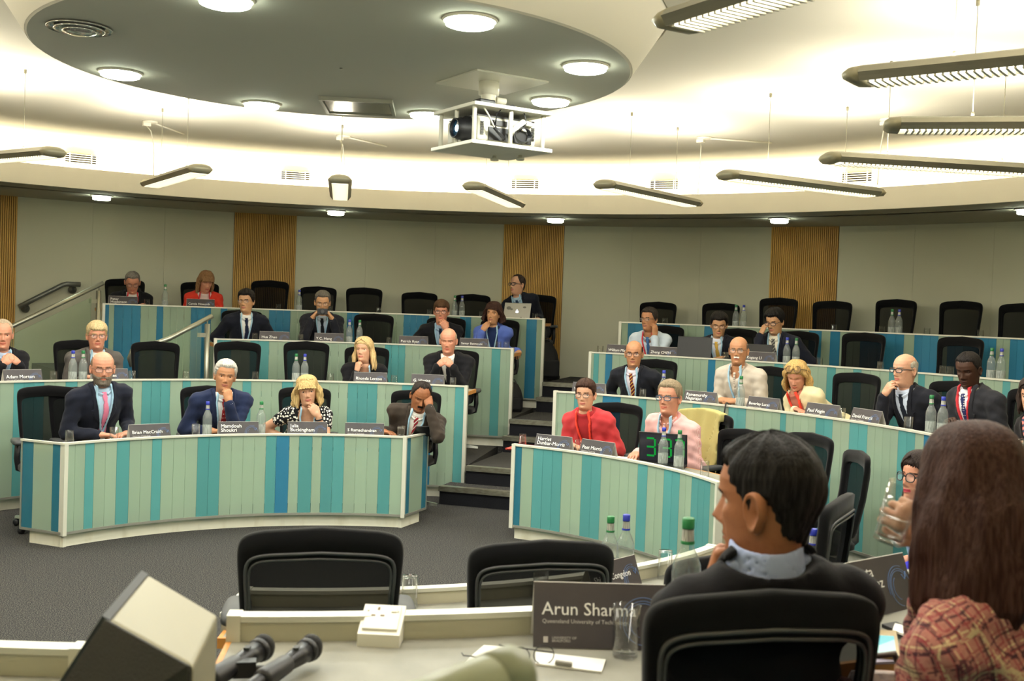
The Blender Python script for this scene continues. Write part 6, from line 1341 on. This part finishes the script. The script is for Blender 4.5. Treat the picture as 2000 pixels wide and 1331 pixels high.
sit('woman at the right frame edge','in dark cardigan and coral patterned top',2016,772,2,fem=1,look=-20,pitch=6,skin='light',hair='crown',hairc='2a201c',len=.12,rx=.11,open=58,top='cardigan',topc='1d1a1c',inner='c97a74',innerk='batik',rh='tablein',lh='tablein')
# right bank, innermost row
H_=sit('woman in red jacket','with short brown hair, glasses and red lanyard',1143,770,1,fem=1,look=-16,pitch=2,skin='light',hair='pixie',hairc='2c1a12',top='cardigan',topc='b0363a',inner='97262b',inn_t=.002,lan='lan_r2',lanz=-.40,specs='specs',slw=.0018,rh='tablein',lh='tablein',badge=False,turn=8,h=.010,hr=.46)
P_=sit('man in pink shirt','with blue-framed glasses behind the timer laptop',1306,776,1,look=-26,pitch=0,skin='pink',hair='short',hairc='6e604c',thick=.013,top='shirt',topc='d29a98',topk='pin',lan='lan_b',lanz=-.32,lanw=.058,specs='specs_b',slw=.0032,rh='table',lh='tablein',copen=.03,w=1.04,fat=.5,belly=1.15,hs=1.06,badge=False,h=.010,sa=-1.)
# near side
def near(px,py,d): 
    a,b,t=pray(px,py); k=d/b; return Vector((a*k,d,HC+t*k))
HB=near(1792,932,5.45)
W_=sit('woman in royal blue top with round glasses','half hidden behind the long brown hair',1792,932,1,at=HB,seat=pol(rad(HB)+.22,ang(HB)+1),fem=1,look=-44,pitch=-4,skin='pink',hair='crown',hairc='1d1310',len=.13,rx=.10,open=46,wave=.003,lipstick=1,top='blouse',topc='2c2ca6',neck=(.08,.06),lan='lan_b',lanz=-.30,specs='specs',srad=(.024,.021),slw=.0028,rh='lap',lh='lap',badge=False,turn=-6,h=.010)
HA=near(1514,976,2.24)
A_=person('near man with black hair in dark suit seen from behind, chin on his hand',1514,976,2,dict(at=HA,seat=(HA.x+.0,HA.y+.05),turn=-10,look=-113,pitch=4,roll=0,skin='dusk',hair='short',hairc='0c0908',thick=.012,rough=.004,ear=1.22,colz=.018,colh=.052,colr=.073,noff=(-.02,.0,.024),topc='100f14',inner='a9b6dc',copen=.012,lh='chin',rh='tablein',res=1.7,h=.008,hh=.0036,sleeve=.80,w=.95,nose=1.12,lid=.2,chair=False,hs=1.06,fold=.8))
HL=near(1900,962,2.06)
L_=person('near woman with long dark brown hair in red checked tweed jacket, seen from behind',1900,962,2,dict(at=HL,seat=(HL.x+.17,HL.y-.10),turn=8,look=-150,pitch=8,fem=1,skin='light',hair='crown',hairc='2b1610',len=.23,rx=.118,ry=.130,open=48,wave=.0035,flare=.10,hnz=60,topc='b0625a',topk='tweed',vw=.05,inner='d8d0c8',lh='table',rh=dict(W=near(1838,1050,2.22),d=(-.80,.22,.45),n=(-.45,.75,.2),pose='grip'),res=1.3,h=.009,w=1.06,chair=True,chairlab='black office chair under the near long-haired woman',fold=1.6))
# things people hold or wear loosely
def at_head(c,p): return c['root'].matrix_basis@Vector(c['hx1'](p))
def wpt(c,l): return Matrix.Rotation(c['th'],3,'Z')@Vector(l)+Vector((c['sp'][0],c['sp'][1],c['fl']))
# camera in the hands of the third-tier man
a=CAM_['arms']; cp=wpt(CAM_,(a[1][2]+a[-1][2])/2+np.array([0,.035,.085]))
t=thing('compact_camera','small black compact camera held in both hands, third tier','camera',cp,CAM_['th'])
bevel(MB().box((0,0,0),(.115,.03,.068)).build('body',M['black'],t),.006,3)
MB().lathe([(.024,0),(.024,.02),(.018,.022),(.001,.020)],20,0,(0,.015,-.002),axis=Vector((0,1,0))).build('lens',M['grey_pl'],t)
MB().lathe([(.007,0),(.007,.006),(.001,.007)],12,0,(.035,0,.034)).build('shutter_button',M['chrome'],t)
# water glass raised by the long-haired woman
gp=near(1752,1003,2.14); t=thing('drinking_glass','tilted glass of water held up at the left of the long brown hair','glass',gp)
ax=Vector((.22,-.12,.95)).normalized(); t.rotation_mode='QUATERNION'; t.rotation_quaternion=ax.to_track_quat('Z','Y')
link('glass',TUM[True],t,(0,0,-.06)); link('water',TW,t,(0,0,-.06))
# sunglasses pushed up on the blonde woman's hair
t=thing('sunglasses','brown sunglasses pushed up on the blonde woman\'s hair','sunglasses',wpt(BL_,BL_['hx1']((0,.06,.12))),BL_['th'])
o=t.location; Rz=Matrix.Rotation(-BL_['th'],3,'Z'); g2=lambda p: Rz@(wpt(BL_,BL_['hx1'](p))-o)
b=MB()
for s in(1,-1):
    b.tube([g2((s*.034+.027*math.cos(a_),.078-.02*math.sin(a_),.098+.022*math.sin(a_))) for a_ in np.linspace(0,6.283,19)],.0024,6)
b.tube([g2((-.008,.082,.100)),g2((.008,.082,.100))],.003,6); b.build('frame',mat('tortoise_frame','4a3420',.3),t)
for s in(1,-1):
    MB().tube([g2((s*.06,.075,.10)),g2((s*.098,.02,.07)),g2((s*.10,-.05,.02))],.0022,6).build('temple',M['specs'],t)
    MB().add([g2((s*.034+.025*math.cos(a_),.080-.02*math.sin(a_),.098+.020*math.sin(a_))) for a_ in np.linspace(0,6.283,16,endpoint=False)],[tuple(range(16))]).build('lens',see_thru(mat('amber_lens','8a6a48',.05),.45),t)
# pale yellow jacket draped over the back of the pink-shirted man's chair
c=P_; q=Vector((c['sp'][0],c['sp'][1],0)); 
t=tag(link('draped_jacket',None),None); bpy.data.objects.remove(t)
def jf(P):
    x,y,z=P[:,0],P[:,1],P[:,2]
    x=x-.07; u=np.clip((z-.50)/.565,0,1); hw=.175+.035*u**.8; yb=-.225-.075*u-.02*np.sin(u*3.1)+.03*np.minimum((x/hw)**2,1.2)
    ztop=1.085-.035*(x/.25)**2
    shell=np.abs(y-yb)-.045; D=np.maximum.reduce([np.abs(x)-hw-.035*(1-u)-.01*np.sin(z*38),shell+.006*np.sin(x*45+z*8),z-ztop,.42-z+.02*np.sin(x*20)])
    inner=np.maximum.reduce([np.abs(x)-hw+.0,np.abs(y-yb)-.028,z-ztop+.02]); return np.maximum(D,-inner)
a,b=nets(jf,(-.33,-.42,.38),(.33,-.08,1.12),.0105); me=npmesh('draped_jacket',[(a,b,0)],[cloth('a89f66')])
o=link('draped_jacket',me,None,(c['sp'][0],c['sp'][1],c['fl']),c['th']); tag(o,'pale yellow jacket draped over the chair of the man in pink shirt','jacket')
